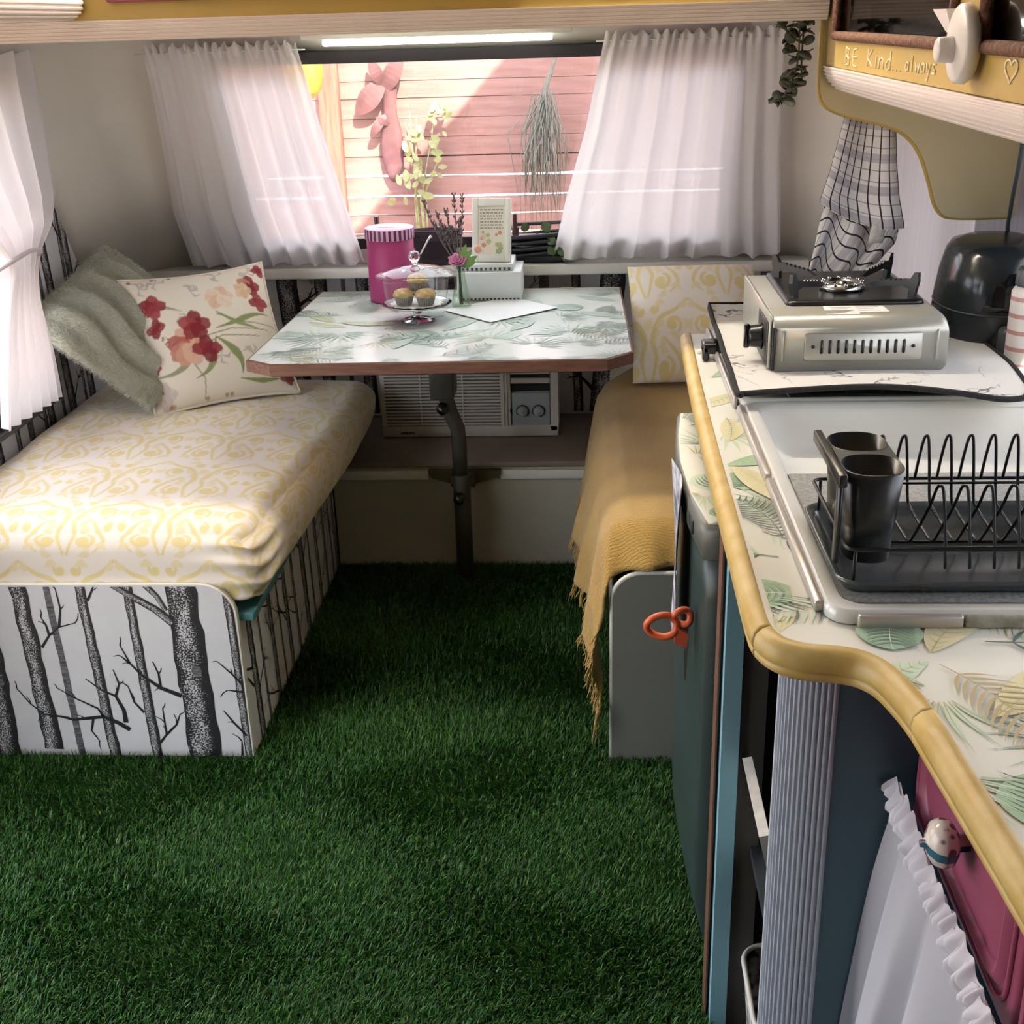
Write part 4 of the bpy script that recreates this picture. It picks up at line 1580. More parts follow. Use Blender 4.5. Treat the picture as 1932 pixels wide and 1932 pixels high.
# ================================================================== KITCHEN WORKTOP
def catmull(pts, n=6):
    P = [np.array(p, float) for p in pts]
    out = []
    for i in range(len(P) - 1):
        p0, p1, p2, p3 = P[max(0, i - 1)], P[i], P[i + 1], P[min(len(P) - 1, i + 2)]
        for k in range(n):
            t = k / n
            out.append(tuple(.5 * ((2 * p1) + (-p0 + p2) * t + (2 * p0 - 5 * p1 + 4 * p2 - p3) * t * t + (-p0 + 3 * p1 - 3 * p2 + p3) * t ** 3)))
    out.append(tuple(P[-1]))
    return out


M_OAK = mat('yellow_varnished_oak', '#c6ad70', 0.45, var=.16, scale=22, bump=.15, bscale=40, col2='#b7984f')
seg1 = [(.222, 2.545), (.212, 2.2), (.205, 1.8), (.202, 1.45), (.200, 1.25), (.203, 1.203)]
seg2 = [(.203, 1.203), (.213, 1.180), (.235, 1.166), (.268, 1.160), (.294, 1.147), (.314, 1.118), (.327, 1.070), (.333, 1.03)]
seg3 = [(.333, 1.03), (.342, .90), (.350, .78), (.362, .55), (.372, .35)]
S1, S2, S3 = catmull(seg1, 3), catmull(seg2, 5), catmull(seg3, 3)
outline = S1[:-1] + S2[:-1] + S3
wt = thing('worktop', (.55, 1.5, .84), 'leaf print kitchen worktop with curved yellow oak edging', 'worktop')
full = outline + [(.897, .35), (.897, 2.545)]
full = full[::-1] if sum(a[0] * b_[1] - b_[0] * a[1] for a, b_ in zip(full, full[1:] + full[:1])) < 0 else full
mb = MB()
SKH = (.276, .835, 1.632, 1.982)          # opening for the sink bowl
for rg in ([(0, .3), (1, .3), (1, SKH[2]), (0, SKH[2])], [(0, SKH[3]), (1, SKH[3]), (1, 2.6), (0, 2.6)], [(0, SKH[2]), (SKH[0], SKH[2]), (SKH[0], SKH[3]), (0, SKH[3])], [(SKH[1], SKH[2]), (1, SKH[2]), (1, SKH[3]), (SKH[1], SKH[3])]):
    pc = clip_poly(full, rg)
    mb.prism(pc, .840, .870, 'z', 0)
regs = [[(.207, 1.2), (.895, 1.2), (.895, 1.63), (.207, 1.63)], [(.209, 1.63), (.275, 1.63), (.275, 1.985), (.214, 1.985)], [(.214, 1.985), (.895, 1.985), (.895, 2.54), (.224, 2.54)], [(.362, .36), (.895, .36), (.895, 1.0), (.340, 1.0)], [(.340, 1.0), (.895, 1.0), (.895, 1.2), (.300, 1.2), (.300, 1.150)],
        [(.218, 1.178), (.300, 1.163), (.300, 1.2), (.207, 1.2)]]
sp = [(monstera, (.335, 1.225, -1.75, .075, 1, 4)), (banana, (.385, 1.02, .75, .17, 3, 5)), (frond, (.42, 1.17, .1, .20, 4)), (frond, (.36, 1.12, -1.2, .17, 5)), (banana, (.215, 1.72, -1.25, .16, 3, 5)), (frond, (.25, 1.45, 1.9, .14, 4))]
lk = leaf_print(regs, (.2, .36, .9, 2.54), 170, 44, .95, sp)
lk.to_mb(mb, lambda u, v, h: (u, v, .8703 + h), .00012)
obj('board', mb, LP, wt)
for S in (S1, S2, S3):
    loops = []
    for i, p in enumerate(S):
        a, c = S[max(0, i - 1)], S[min(len(S) - 1, i + 1)]
        dx, dy = c[0] - a[0], c[1] - a[1]
        d = math.hypot(dx, dy)
        nx_, ny_ = dy / d, -dx / d
        sec = [(0.0005, .836), (.014, .834), (.0205, .839), (.0215, .846), (.0195, .8475), (.0215, .849), (.023, .856), (.021, .866), (.014, .8725), (.004, .8745), (0.0005, .872)]
        loops.append([(p[0] + nx_ * o_, p[1] + ny_ * o_, z) for o_, z in sec])
    obj('oak_edging', MB().loft(loops), M_OAK, wt)

# ================================================================== SINK UNIT
M_ENAMEL = mat('cream_enamel', '#dcdcd6', 0.16, spec=.6, coat=.3)
M_ALU = mat('dull_aluminium', '#b9b2ac', 0.32, metal=.5)
sk = thing('sink_unit', (.55, 1.6, .871), 'cream enamel sink and drainer set into the worktop', 'sink')
SX0, SX1, SY0, SY1 = .264, .845, 1.212, 2.000


def ring(x0, y0, x1, y1, r, z, n=6):
    return [(x, y, z) for x, y in rrect(x0, y0, x1, y1, r, n)]


mb = MB()
BX0, BX1, BY0, BY1 = .282, .825, 1.640, 1.972
loops = [ring(SX0, SY0, SX1, SY1, .028, .8712), ring(SX0, SY0, SX1, SY1, .028, .882), ring(SX0 + .004, SY0 + .004, SX1 - .004, SY1 - .004, .026, .887)]
mb.loft(loops, cap0=False, cap1=False)
# flat deck in front of the bowl
mb.loft([ring(SX0 + .004, SY0 + .004, SX1 - .004, SY1 - .004, .026, .887), ring(BX0, SY0 + .018, BX1, SY1 - .018, .03, .8865), ring(BX0 + .006, SY0 + .024, BX1 - .006, SY1 - .024, .03, .880)], cap0=False, cap1=False)
obj('rim', mb, M_ENAMEL, sk)
mb = MB()
mb.loft([ring(BX0 + .004, BY0 - .002, BX1 - .004, BY1 + .006, .035, .8805), ring(BX0 + .008, BY0, BX1 - .008, BY1, .04, .872), ring(BX0 + .02, BY0 + .012, BX1 - .02, BY1 - .012, .05, .835), ring(BX0 + .04, BY0 + .03, BX1 - .04, BY1 - .035, .06, .815), ring(BX0 + .08, BY0 + .08, BX1 - .08, BY1 - .08, .06, .812)], cap0=False)
obj('bowl', mb, M_ENAMEL, sk)
obj('drainer', MB().rbox(BX0 + .002, SY0 + .022, .872, BX1 - .002, BY0 + .004, .8795, .003, 2), M_ENAMEL, sk)
for (a, c) in (((SX0 - .006, SY0 + .03), (SX0 - .006, 1.640)), ((SX0 - .006, 1.652), (SX0 - .006, SY1 - .01))):
    obj('side_rail', MB().rbox(SX0 - .010, a[1], .8705, SX0 + .001, c[1], .8845, .003, 2), M_ALU, sk)
obj('front_rail', MB().rbox(SX0 + .03, SY0 - .011, .8706, .407, SY0 - .001, .886, .003, 2), M_ALU, sk)
obj('front_rail', MB().rbox(.409, SY0 - .010, .8706, SX1 - .03, SY0 - .001, .885, .003, 2), mat('stained_rail', '#a9a695', .6, var=.3, scale=60), sk)

obj('drying_mat', MB().rbox(.288, 1.244, .8797, .80, 1.655, .8845, .002, 1), mat('grey_drying_mat', '#8d8f90', .95, var=.25, scale=180, bump=.5, bscale=260),
    label='grey drying mat on the sink drainer under the dish rack', cat='mat')

# ================================================================== DISH RACK
M_TRAY = mat('glossy_black_tray', '#3f4446', 0.2, spec=.7)  # black tray; the grey in its base colour stands for window reflection
M_WIRE = mat('dark_coated_wire', '#2b2c2e', 0.3, metal=.6)
dr = thing('dish_rack', (.46, 1.38, .885), 'black wire dish rack with drip tray on the sink drainer', 'dish rack')
TX0, TX1, TY0, TY1 = .280, .74, 1.250, 1.500
mb = MB().loft([ring(TX0 + .012, TY0 + .012, TX1 - .012, TY1 - .012, .02, .8855), ring(TX0 + .002, TY0 + .002, TX1 - .002, TY1 - .002, .028, .898), ring(TX0, TY0, TX1, TY1, .03, .9015), ring(TX0 + .003, TY0 + .003, TX1 - .003, TY1 - .003, .028, .903),
                ring(TX0 + .012, TY0 + .012, TX1 - .012, TY1 - .012, .022, .898), ring(TX0 + .018, TY0 + .018, TX1 - .018, TY1 - .018, .02, .889)])
obj('drip_tray', mb, M_TRAY, dr)
rl = rrect(.290, 1.262, .735, 1.488, .012, 4)
obj('rail', MB().tube([(x, y, .938) for x, y in rl], .0022, 8, closed=True), M_WIRE, dr)
for k in range(13):
    x = .372 + .0275 * k
    p = [(x - .008, 1.487, .938), (x - .006, 1.485, .965), (x - .003, 1.482, .992), (x, 1.481, .998), (x + .003, 1.481, .992), (x + .007, 1.480, .955), (x + .010, 1.476, .915), (x + .013, 1.466, .904), (x + .019, 1.400, .893), (x + .021, 1.392, .893), (x + .023, 1.385, .90),
         (x + .027, 1.345, .955), (x + .029, 1.330, .985), (x + .0315, 1.324, .990), (x + .034, 1.320, .985), (x + .036, 1.308, .95), (x + .037, 1.296, .912), (x + .037, 1.2935, .900)]
    obj('tine', MB().tube(catmull(p, 3), .0019, 6), M_WIRE, dr)
for y, z in ((1.476, .936), (1.392, .8915), (1.262, .9405)):
    obj('cross_wire', MB().tube([(.345, y, z), (.73, y, z)], .0018, 6), M_WIRE, dr)
for (x, y) in ((.300, 1.266), (.300, 1.484), (.72, 1.266), (.72, 1.484)):
    obj('foot', MB().tube([(x, y, .938), (x, y, .890)], .0022, 6), M_WIRE, dr)

# two-cup cutlery holder hooked on the rack rail
M_CUP = mat('matte_black_plastic', '#1c1f1f', 0.32, spec=.5)
ch = thing('cutlery_holder', (.325, 1.37, .905), 'black twin cup cutlery holder hooked on the dish rack', 'cutlery holder')
ZT = 1.012
for (y0, y1) in ((1.296, 1.372), (1.380, 1.456)):
    def cup(g, z, t=0.0):
        xa, xb = .300 - g * .008, .352 + g * .010
        ya, yb = y0 + .004 - g * .004, y1 - .004 + g * .004
        cx_, cy_, rx, ry = (xa + xb) / 2, (ya + yb) / 2, (xb - xa) / 2 - t, (yb - ya) / 2 - t
        return [(cx_ + rx * math.copysign(abs(math.cos(a)) ** .8, math.cos(a)), cy_ + ry * math.copysign(abs(math.sin(a)) ** .8, math.sin(a)), z) for a in np.linspace(0, 2 * pi, 41)[:-1]]
    mb = MB().loft([cup(0, .9045), cup(.5, .958), cup(1, ZT), cup(1, ZT + .001, .0018), cup(.5, .958, .002), cup(.08, .910, .002)])
    obj('cup', mb, M_CUP, ch)
bpz = []
for y_, sg_ in ((1.334, 1), (1.418, -1)):
    q_ = [(.327 + .034 * math.copysign(abs(math.cos(a)) ** .8, math.cos(a)), y_ + sg_ * .037 * abs(math.sin(a)) ** .8) for a in np.linspace(0, pi, 15)]
    bpz += q_ if sg_ > 0 else q_[::-1]
mb = MB()
n_ = 15
mb.add([(x, y, ZT + .0003) for x, y in bpz] + [(x, y, ZT - .003) for x, y in bpz], [(i, i + 1, n_ + (n_ - 2 - i), n_ + (n_ - 1 - i)) for i in range(n_ - 1)])
obj('bridge_plate', mb, mat('grey_black_plastic', '#3a3d3e', .4), ch)
mb = MB().rbox(.2815, 1.292, ZT - .012, .2915, 1.458, ZT + .003, .002, 2)
obj('hook_bar', mb, M_CUP, ch)
obj('hook_strip', MB().rbox(.2830, 1.296, .905, .2885, 1.312, ZT - .012, .002, 1), M_CUP, ch)

# ================================================================== OLD COOKTOP AND THE MAT THAT COVERS IT
ck = thing('cooktop', (.55, 2.27, .871), 'old black and white hob hidden under the marble mat', 'cooktop')
obj('tray', MB().loft([ring(.258, 2.006, .660, 2.525, .02, .8712), ring(.258, 2.006, .660, 2.525, .02, .886), ring(.268, 2.014, .652, 2.515, .02, .889), ring(.28, 2.022, .644, 2.50, .02, .880)]), M_ENAMEL, ck)
M_IRON = mat('black_enamel_iron', '#141415', 0.3, spec=.5)
obj('burner_well', MB().rbox(.345, 2.026, .8805, .64, 2.47, .8895, .004, 2), M_IRON, ck)
for x in (.38, .44, .50, .56, .61):
    obj('pan_support', MB().tube([(x, 2.026, .8898), (x + .006, 2.03, .912), (x + .02, 2.25, .913), (x + .006, 2.46, .912), (x, 2.465, .8898)], .0035, 6), M_IRON, ck)
obj('pan_support', MB().tube([(.36, 2.04, .905), (.63, 2.04, .905)], .003, 6), M_IRON, ck)
# lid hinge clip at the corner of the hob
mb = MB()
mb.rbox(.226, 2.318, .884, .275, 2.366, .906, .005, 2)
mb.rbox(.226, 2.318, .871, .239, 2.350, .900, .004, 2)
obj('lid_clip', mb, M_BLACKP, ck)
obj('side_rail', MB().rbox(.250, 2.012, .8705, .2575, 2.52, .890, .003, 2), M_ALU, ck)

mm, nt, b = new_mat('marble_print_mat')
tc = nt.nodes.new('ShaderNodeTexCoord')
n1 = nt.nodes.new('ShaderNodeTexNoise'); n1.inputs['Scale'].default_value = 7.5; n1.inputs['Detail'].default_value = 6; n1.inputs['Distortion'].default_value = 1.2
n2 = nt.nodes.new('ShaderNodeTexNoise'); n2.inputs['Scale'].default_value = 5; n2.inputs['Detail'].default_value = 2
nt.links.new(tc.outputs['Object'], n1.inputs['Vector']); nt.links.new(tc.outputs['Object'], n2.inputs['Vector'])
sb_ = nt.nodes.new('ShaderNodeMath'); sb_.operation = 'SUBTRACT'; sb_.inputs[1].default_value = .5
ab_ = nt.nodes.new('ShaderNodeMath'); ab_.operation = 'ABSOLUTE'
nt.links.new(n1.outputs['Fac'], sb_.inputs[0]); nt.links.new(sb_.outputs[0], ab_.inputs[0])
dv = nt.nodes.new('ShaderNodeMath'); dv.operation = 'MULTIPLY_ADD'; dv.inputs[1].default_value = .12
sq = nt.nodes.new('ShaderNodeMath'); sq.operation = 'SUBTRACT'; sq.inputs[1].default_value = .42
nt.links.new(n2.outputs['Fac'], sq.inputs[0]); nt.links.new(sq.outputs[0], dv.inputs[0]); nt.links.new(ab_.outputs[0], dv.inputs[2])
rp = nt.nodes.new('ShaderNodeValToRGB')
rp.color_ramp.elements[0].position = 0.0; rp.color_ramp.elements[0].color = lin('#4a4a55')
rp.color_ramp.elements[1].position = 0.016; rp.color_ramp.elements[1].color = lin('#d3d1cc')
nt.links.new(dv.outputs[0], rp.inputs['Fac']); nt.links.new(rp.outputs['Color'], b.inputs['Base Color'])
b.inputs['Roughness'].default_value = .6
M_MBORD = mat('black_overlock_border', '#1a1a1c', .9, bump=.4, bscale=400)
mo = catmull([(.262, 2.600), (.256, 2.30), (.250, 1.985), (.258, 1.958)], 6) + catmull([(.300, 1.962), (.47, 1.960), (.59, 1.932), (.66, 1.905), (.700, 1.915)], 5) + catmull([(.722, 1.96), (.735, 2.10), (.733, 2.25), (.722, 2.36), (.700, 2.595)], 5)
mm_t = thing('stove_mat', (.49, 2.27, .915), 'white marble print mat with black border under the silver camp stove', 'mat')


def mat_z(x, y):
    return .9165 + .004 * math.sin(x * 14 + 1) * max(0, (2.1 - y) / .15) + .0025 * math.sin(y * 25) * max(0, (.33 - x) / .08)


c0 = (sum(p[0] for p in mo) / len(mo), sum(p[1] for p in mo) / len(mo))
mb = MB()
rings_ = []
for s_ in (0.0001, .3, .6, .85, .985):
    rings_.append([(c0[0] + (x - c0[0]) * s_, c0[1] + (y - c0[1]) * s_, mat_z(c0[0] + (x - c0[0]) * s_, c0[1] + (y - c0[1]) * s_) + .004) for x, y in mo])
mb.loft(rings_, cap0=False, cap1=False)
obj('marble_sheet', mb, mm, mm_t)
obj('border', MB().tube([(x, y, mat_z(x, y) + .002) for x, y in mo], .0052, 8, closed=True), M_MBORD, mm_t)

# ================================================================== SILVER CAMP STOVE
M_STV = mat('silver_beige_stove_paint', '#a8a79d', 0.32, metal=.35, spec=.5)
M_STVD = mat('stove_dark', '#1a1a1b', 0.4)
M_CHR = mat('polished_steel', '#c8c8c6', 0.18, metal=1.0)
sv = thing('camp_stove', (.467, 2.245, .921), 'silver portable gas stove with black pan supports on the marble mat', 'stove')
A0, A1, B0, B1, Z0, Z1 = .319, .614, 2.062, 2.435, .9215, 1.016
prof = [(A0 + .004, Z0), (A1 - .006, Z0), (A1, Z0 + .008)]
for i in range(7):
    a = pi / 2 * i / 6
    prof.append((A1 - .020 + .020 * math.cos(a), Z1 - .020 + .020 * math.sin(a)))
prof += [(A0 + .002, Z1), (A0, Z1 - .004), (A0, Z0 + .004)]
mb = MB()
# body: long side runs along y; near end is the gas cartridge cover with a rounded top
ey = [(B0, 0), (B0, 1)]
loops = []
for (y, dz) in ((B0, -.018), (B0 + .004, -.010), (B0 + .012, -.003), (B0 + .024, 0), (B1 - .012, 0), (B1, -.010)):
    loops.append([(x, y, z + dz * max(0, (z - Z0 - .03) / (Z1 - Z0 - .03)) if z > Z0 + .03 else z) for x, z in prof])
mb.loft(loops)
obj('body', mb, M_STV, sv)
obj('front_plate', MB().rbox(A0 - .006, B0 + .008, Z0 + .002, A0 - .0005, B1 - .01, Z1 + .001, .002, 1), M_STV, sv)
obj('control_recess', MB().rbox(A0 - .0085, B0 + .014, Z0 + .006, A0 - .006, B0 + .125, Z1 - .012, .002, 1), M_STVD, sv)
obj('edge_fold', MB().rbox(A0 - .001, B0 - .0025, Z0 + .001, A0 + .004, B0 + .002, Z1 - .018, .001, 1), M_STVD, sv)
kn = MB().lathe([(.0, -.024), (.016, -.024), (.019, -.021), (.021, -.004), (.024, 0)], 22, (A0 - .0085, 2.135, .966), axis='x')
kn.rbox(A0 - .040, 2.131, .945, A0 - .030, 2.139, .988, .002, 1)
obj('knob', kn, M_BLACKP, sv)
obj('lever', MB().rbox(A0 - .020, 2.185, .944, A0 - .006, 2.20, .956, .002, 1), M_BLACKP, sv)
obj('vent_plate', MB().loft([[(x, B0 + .0003, z) for x, z in rrect(.372, .938, .572, .988, .006)], [(x, B0 - .002, z) for x, z in rrect(.374, .940, .570, .986, .006)]]), M_STV, sv)
for k in range(11):
    x = .402 + .0138 * k
    obj('vent_slot', MB().loft([[(p, B0 - .0019, q) for p, q in rrect(x - .0026, .9515, x + .0026, .976, .0025, 3)], [(p, B0 - .0026, q) for p, q in rrect(x - .0026, .9515, x + .0026, .976, .0025, 3)]]), M_STVD, sv)
for x in (.387, .556):
    obj('screw', MB().lathe([(.0, -.0022), (.0028, -.0018), (.0032, 0)], 12, (x, B0 - .0019, .964), axis='y'), M_STVD, sv)
for x in (.336, .596):
    obj('pressed_rib', MB().rbox(x - .002, B0 - .0015, .938, x + .002, B0 + .004, .992, .0012, 1), M_STV, sv)
# pan, burner and supports
PX0, PX1, PY0, PY1 = .352, .592, 2.142, 2.420
mb = MB().loft([ring(PX0, PY0, PX1, PY1, .015, Z1 + .0005), ring(PX0 + .002, PY0 + .002, PX1 - .002, PY1 - .002, .015, Z1 + .007), ring(PX0 + .012, PY0 + .012, PX1 - .012, PY1 - .012, .02, Z1 + .008), ring(PX0 + .05, PY0 + .06, PX1 - .05, PY1 - .06, .05, Z1 + .003)])
obj('drip_pan', mb, M_IRON, sv)
bc = (.472, 2.270)
obj('burner', MB().lathe([(.040, Z1 + .003), (.042, Z1 + .010), (.036, Z1 + .016), (.030, Z1 + .018), (.029, Z1 + .013), (.012, Z1 + .012), (.010, Z1 + .017), (0, Z1 + .018)], 28, (bc[0], bc[1], 0)), M_CHR, sv)
for k in range(12):
    a = 2 * pi * k / 12
    obj('flame_port', MB().rbox(bc[0] + .036 * math.cos(a) - .003, bc[1] + .036 * math.sin(a) - .003, Z1 + .013, bc[0] + .036 * math.cos(a) + .003, bc[1] + .036 * math.sin(a) + .003, Z1 + .0195, .001, 1), M_CHR, sv)
for k in range(4):
    a = pi / 4 + k * pi / 2
    ca, sa = math.cos(a), math.sin(a)
    R0, R1 = .058, (.155 if k % 2 == 0 else .158)
    arm = [(R0, Z1 + .020), (R0 + .012, Z1 + .026)]
    nt_ = 6
    for i in range(nt_):
        r = R0 + .016 + (R1 - R0 - .04) * i / nt_
        dr_ = (R1 - R0 - .04) / nt_
        arm += [(r, Z1 + .027 + .0012 * i), (r + dr_ * .4, Z1 + .031 + .0012 * i), (r + dr_ * .7, Z1 + .031 + .0012 * i)]
    arm += [(R1 - .016, Z1 + .037), (R1 - .008, Z1 + .050), (R1, Z1 + .050), (R1 + .001, Z1 + .034), (R1 - .004, Z1 + .012), (R1 - .004, Z1 + .0005), (R1 - .018, Z1 + .0005), (R1 - .017, Z1 + .020), (R1 - .03, Z1 + .024), (R0 + .01, Z1 + .016)]
    mb = MB()
    n_ = len(arm)
    v = [(bc[0] + r * ca - .004 * sa, bc[1] + r * sa * .9 + .004 * ca, z) for r, z in arm] + [(bc[0] + r * ca + .004 * sa, bc[1] + r * sa * .9 - .004 * ca, z) for r, z in arm]
    mb.add(v, [tuple(range(n_)), tuple(range(n_, 2 * n_))[::-1]] + [(i, n_ + i, n_ + (i + 1) % n_, (i + 1) % n_) for i in range(n_)])
    obj('pan_support', mb, M_IRON, sv)
mb = MB()
mb.add([(.414, 2.138, Z1 + .0006), (.516, 2.136, Z1 + .0006), (.519, 2.090, Z1 + .0006), (.468, 2.088, Z1 + .0006), (.466, 2.078, Z1 - .0010), (.410, 2.080, Z1 - .0006)], [(0, 5, 4, 3, 2, 1)])
M_NOTE = mat('paper_note', '#e9e7e2', .7)
ob = obj('paper_label', mb, M_NOTE, sv, label='small white paper instruction label')
mb = MB()
for k in range(3):
    for r_ in ((.424, .460), (.468, .506)):
        yy = 2.128 - k * .013
        mb.box(r_[0], yy - .0012, Z1 + .0007, r_[1] - .008 * (k % 2), yy, Z1 + .0010)
obj('label_print', mb, mat('faded_ink', '#a8a5a2', .8), ob)

# ================================================================== FRIDGE
M_FRG = mat('dark_green_grey_fridge', '#33403e', 0.38, var=.06, scale=4)
M_FRT = mat('grey_fridge_trim', '#6f7069', 0.4)
fg = thing('bar_fridge', (.45, 1.94, 0), 'dark green grey bar fridge beside the kitchen worktop', 'fridge')
obj('cabinet', MB().rbox(.232, 1.665, .02, .80, 2.215, .782, .012, 3), M_FRG, fg)
# door bows outwards and tucks in at the foot
loops = []
for z in (.028, .05, .12, .3, .5, .68, .745):
    g = .020 * max(0, (.12 - z) / .10) ** 1.5
    loops.append([(x, y, z) for x, y in [(.231, 1.660), (.231, 2.220)] + [(.180 - .018 * math.sin(pi * t) + g, 2.222 - .562 * t) for t in np.linspace(0, 1, 13)]])
obj('door', MB().loft(loops), M_FRG, fg)
loops = []
for z, o_ in ((.746, 0), (.790, .0), (.797, .005)):
    loops.append([(x, y, z) for x, y in [(.231, 1.660), (.231, 2.220)] + [(.172 - .018 * math.sin(pi * t) + o_, 2.222 - .562 * t) for t in np.linspace(0, 1, 13)]])
obj('door_cap', MB().loft(loops), M_FRT, fg)
obj('handle_recess', MB().rbox(.160, 1.74, .752, .168, 1.98, .776, .003, 2), mat('handle_shadow_grey', '#26282a', .6), fg)  # solid block, its dark colour stands for the shade inside the recess
mb = MB().prism([(.163, 1.80), (.158, 1.94), (.164, 2.08), (.178, 2.215), (.79, 2.215), (.79, 1.672), (.180, 1.672)], .7975, .7995, 'z', 0)
fp = [LP[0]] + LP[1:4] + [mat('dark_leaf_line', '#2c3230', .4), LP[5]]
leaf_print([[(.182, 1.674), (.5, 1.674), (.5, 2.212), (.18, 2.212), (.166, 2.08), (.160, 1.94), (.165, 1.80)]], (.15, 1.67, .5, 2.22), 34, 9, .8).to_mb(mb, lambda u, v, h: (u, v, .7997 + h), .00012)
obj('printed_cover', mb, fp, fg, label='leaf print contact paper on the fridge top')
# papers held on the fridge door
mb = MB()
mb.grid(lambda u, v: (.1585 - .018 * math.sin(pi * ((2.0 - u * .12 - 1.66) / .562)) * 0 - .006 * math.sin(u * 4 + v * 3), 1.80 + u * .16, .53 + v * .27), 6, 10)
for k_, p_ in enumerate(mb.v):
    mb.v[k_] = (p_[0] - .010, p_[1], p_[2])
obj('paper_sheet', mb, mat('print_paper', '#d6d5da', .7, var=.5, scale=26, col2='#5a5f75'), label='printed paper sheet hanging on the fridge door', cat='paper', solid=.001)
sc_ = thing('scissors', (.15, 1.75, .55), 'orange handled scissors hanging on the side of the fridge door', 'scissors')
M_ORG = mat('orange_plastic', '#d9623c', .35)
for (c, ry, rz, tw) in (((.118, 1.735, .598), .024, .019, 0.0), ((.150, 1.738, .612), .013, .013, .4)):
    p = [(c[0] + ry * math.cos(a), c[1] + .003 * math.sin(a * 2), c[2] + rz * math.sin(a)) for a in np.linspace(0, 2 * pi, 25)[:-1]]
    obj('handle', MB().tube(p, .0058, 8, closed=True), M_ORG, sc_)
obj('shank', MB().loft([[(.140, 1.728, .600), (.140, 1.742, .600), (.138, 1.742, .570), (.138, 1.728, .570)], [(.160, 1.730, .585), (.160, 1.740, .585), (.158, 1.740, .562), (.158, 1.730, .562)]], smooth=False), M_ORG, sc_)
obj('blade', MB().loft([[(.153, 1.733, .572), (.160, 1.733, .572), (.160, 1.738, .572), (.153, 1.738, .572)], [(.156, 1.734, .50), (.1585, 1.734, .50), (.1585, 1.736, .50), (.156, 1.736, .50)]], smooth=False), M_CHR, sc_)

# ================================================================== OPEN SHELF CABINET WITH RIBBED CORNER
M_BLUE = mat('light_blue_paint', '#87b4c4', .45, var=.06, scale=8)
M_NAVY = mat('dark_teal_blue_paint', '#345360', .4, var=.08, scale=3)
M_GREYB = mat('grey_brown_board', '#4e4b48', .6)
M_DARKI = mat('dark_cabinet_interior', '#22282e', .7)
M_RIB = mat('ribbed_grey_plastic', '#a7adb9', .35)
M_VEN = mat('brown_veneer_edge', '#6b4a3a', .5)
oc = thing('open_cabinet', (.5, 1.37, 0), 'open shelf cabinet with light blue stile and ribbed grey corner', 'cabinet')
obj('blue_stile', MB().box(.1900, 1.500, 0, .2150, 1.560, .835), M_BLUE, oc)
obj('veneer_edge', MB().box(.1835, 1.520, 0, .1860, 1.560, .835), M_VEN, oc)
obj('grey_stile', MB().box(.2155, 1.506, 0, .252, 1.560, .835), M_GREYB, oc)
obj('side_board', MB().box(.2525, 1.530, 0, .88, 1.548, .835), M_DARKI, oc)
obj('back_board', MB().box(.52, 1.205, 0, .535, 1.529, .835), M_DARKI, oc)
obj('shelf', MB().box(.24, 1.215, .335, .519, 1.529, .350), M_DARKI, oc)
loops = []
nr = 13
sec = []
for k in range(nr * 4 + 1):
    t = k / (nr * 4)
    a = pi + (pi / 2) * t * 1.0
    rr = .054 + (.0022 if (k % 4) in (1, 2) else -.0006)
    sec.append((.276 + rr * math.cos(a), 1.238 + rr * math.sin(a)))
sec += [(.276, 1.19), (.23, 1.238)]
obj('ribbed_corner', MB().prism([(x, y) for x, y in sec], 0.0, .835, 'z'), M_RIB, oc)
obj('edge_strip', MB().box(.2195, 1.238, 0, .2245, 1.246, .835), mat('pale_edge_strip', '#b9bfca', .4), oc)
obj('end_panel', MB().box(.276, 1.184, 0, .372, 1.200, .835), M_NAVY, oc)
# things kept in it
mb = MB()
mb.xf(Matrix.Identity(4))
mb.box(-.007, -.09, 0, .007, .09, .17)
mb.xf(Matrix.Translation((.266, 1.40, .3505)) @ Matrix.Rotation(-.24, 4, 'Y'))
obj('cutting_board', mb, mat('white_board_with_marks', '#d9d6cf', .5, var=.2, scale=30), label='white printed board leaning inside the open cabinet', cat='board')
obj('small_box', MB().rbox(.285, 1.36, .3505, .33, 1.45, .425, .004, 2), mat('dark_slate_box', '#343944', .5), label='small dark box on the shelf of the open cabinet', cat='box')
bk = thing('wire_basket', (.31, 1.40, 0), 'black and white patterned basket on the floor of the open cabinet', 'basket')
mb = MB().loft([ring(.245, 1.33, .40, 1.49, .03, .002), ring(.238, 1.322, .41, 1.498, .035, .10), ring(.232, 1.316, .415, 1.502, .035, .168), ring(.236, 1.32, .411, 1.498, .033, .168), ring(.25, 1.335, .395, 1.485, .03, .01)])
obj('body', mb, mat('dark_woven_basket', '#26262a', .7, var=.9, scale=60, col2='#c9c6c0'), bk)
obj('rim', MB().tube(ring(.233, 1.317, .414, 1.501, .035, .170), .004, 6, closed=True), mat('white_rim', '#cfccc6', .5), bk)

# ================================================================== DRAWER UNIT
M_MAR = mat('maroon_paint', '#8a3d58', .42, var=.06, scale=5)
du = thing('drawer_unit', (.6, .85, 0), 'maroon drawer unit under the near end of the worktop', 'drawer unit')
obj('carcass', MB().box(.388, .36, .62, .88, 1.183, .835), M_NAVY, du)
obj('end_board', MB().box(.374, 1.186, 0, .88, 1.200, .835), M_NAVY, du)


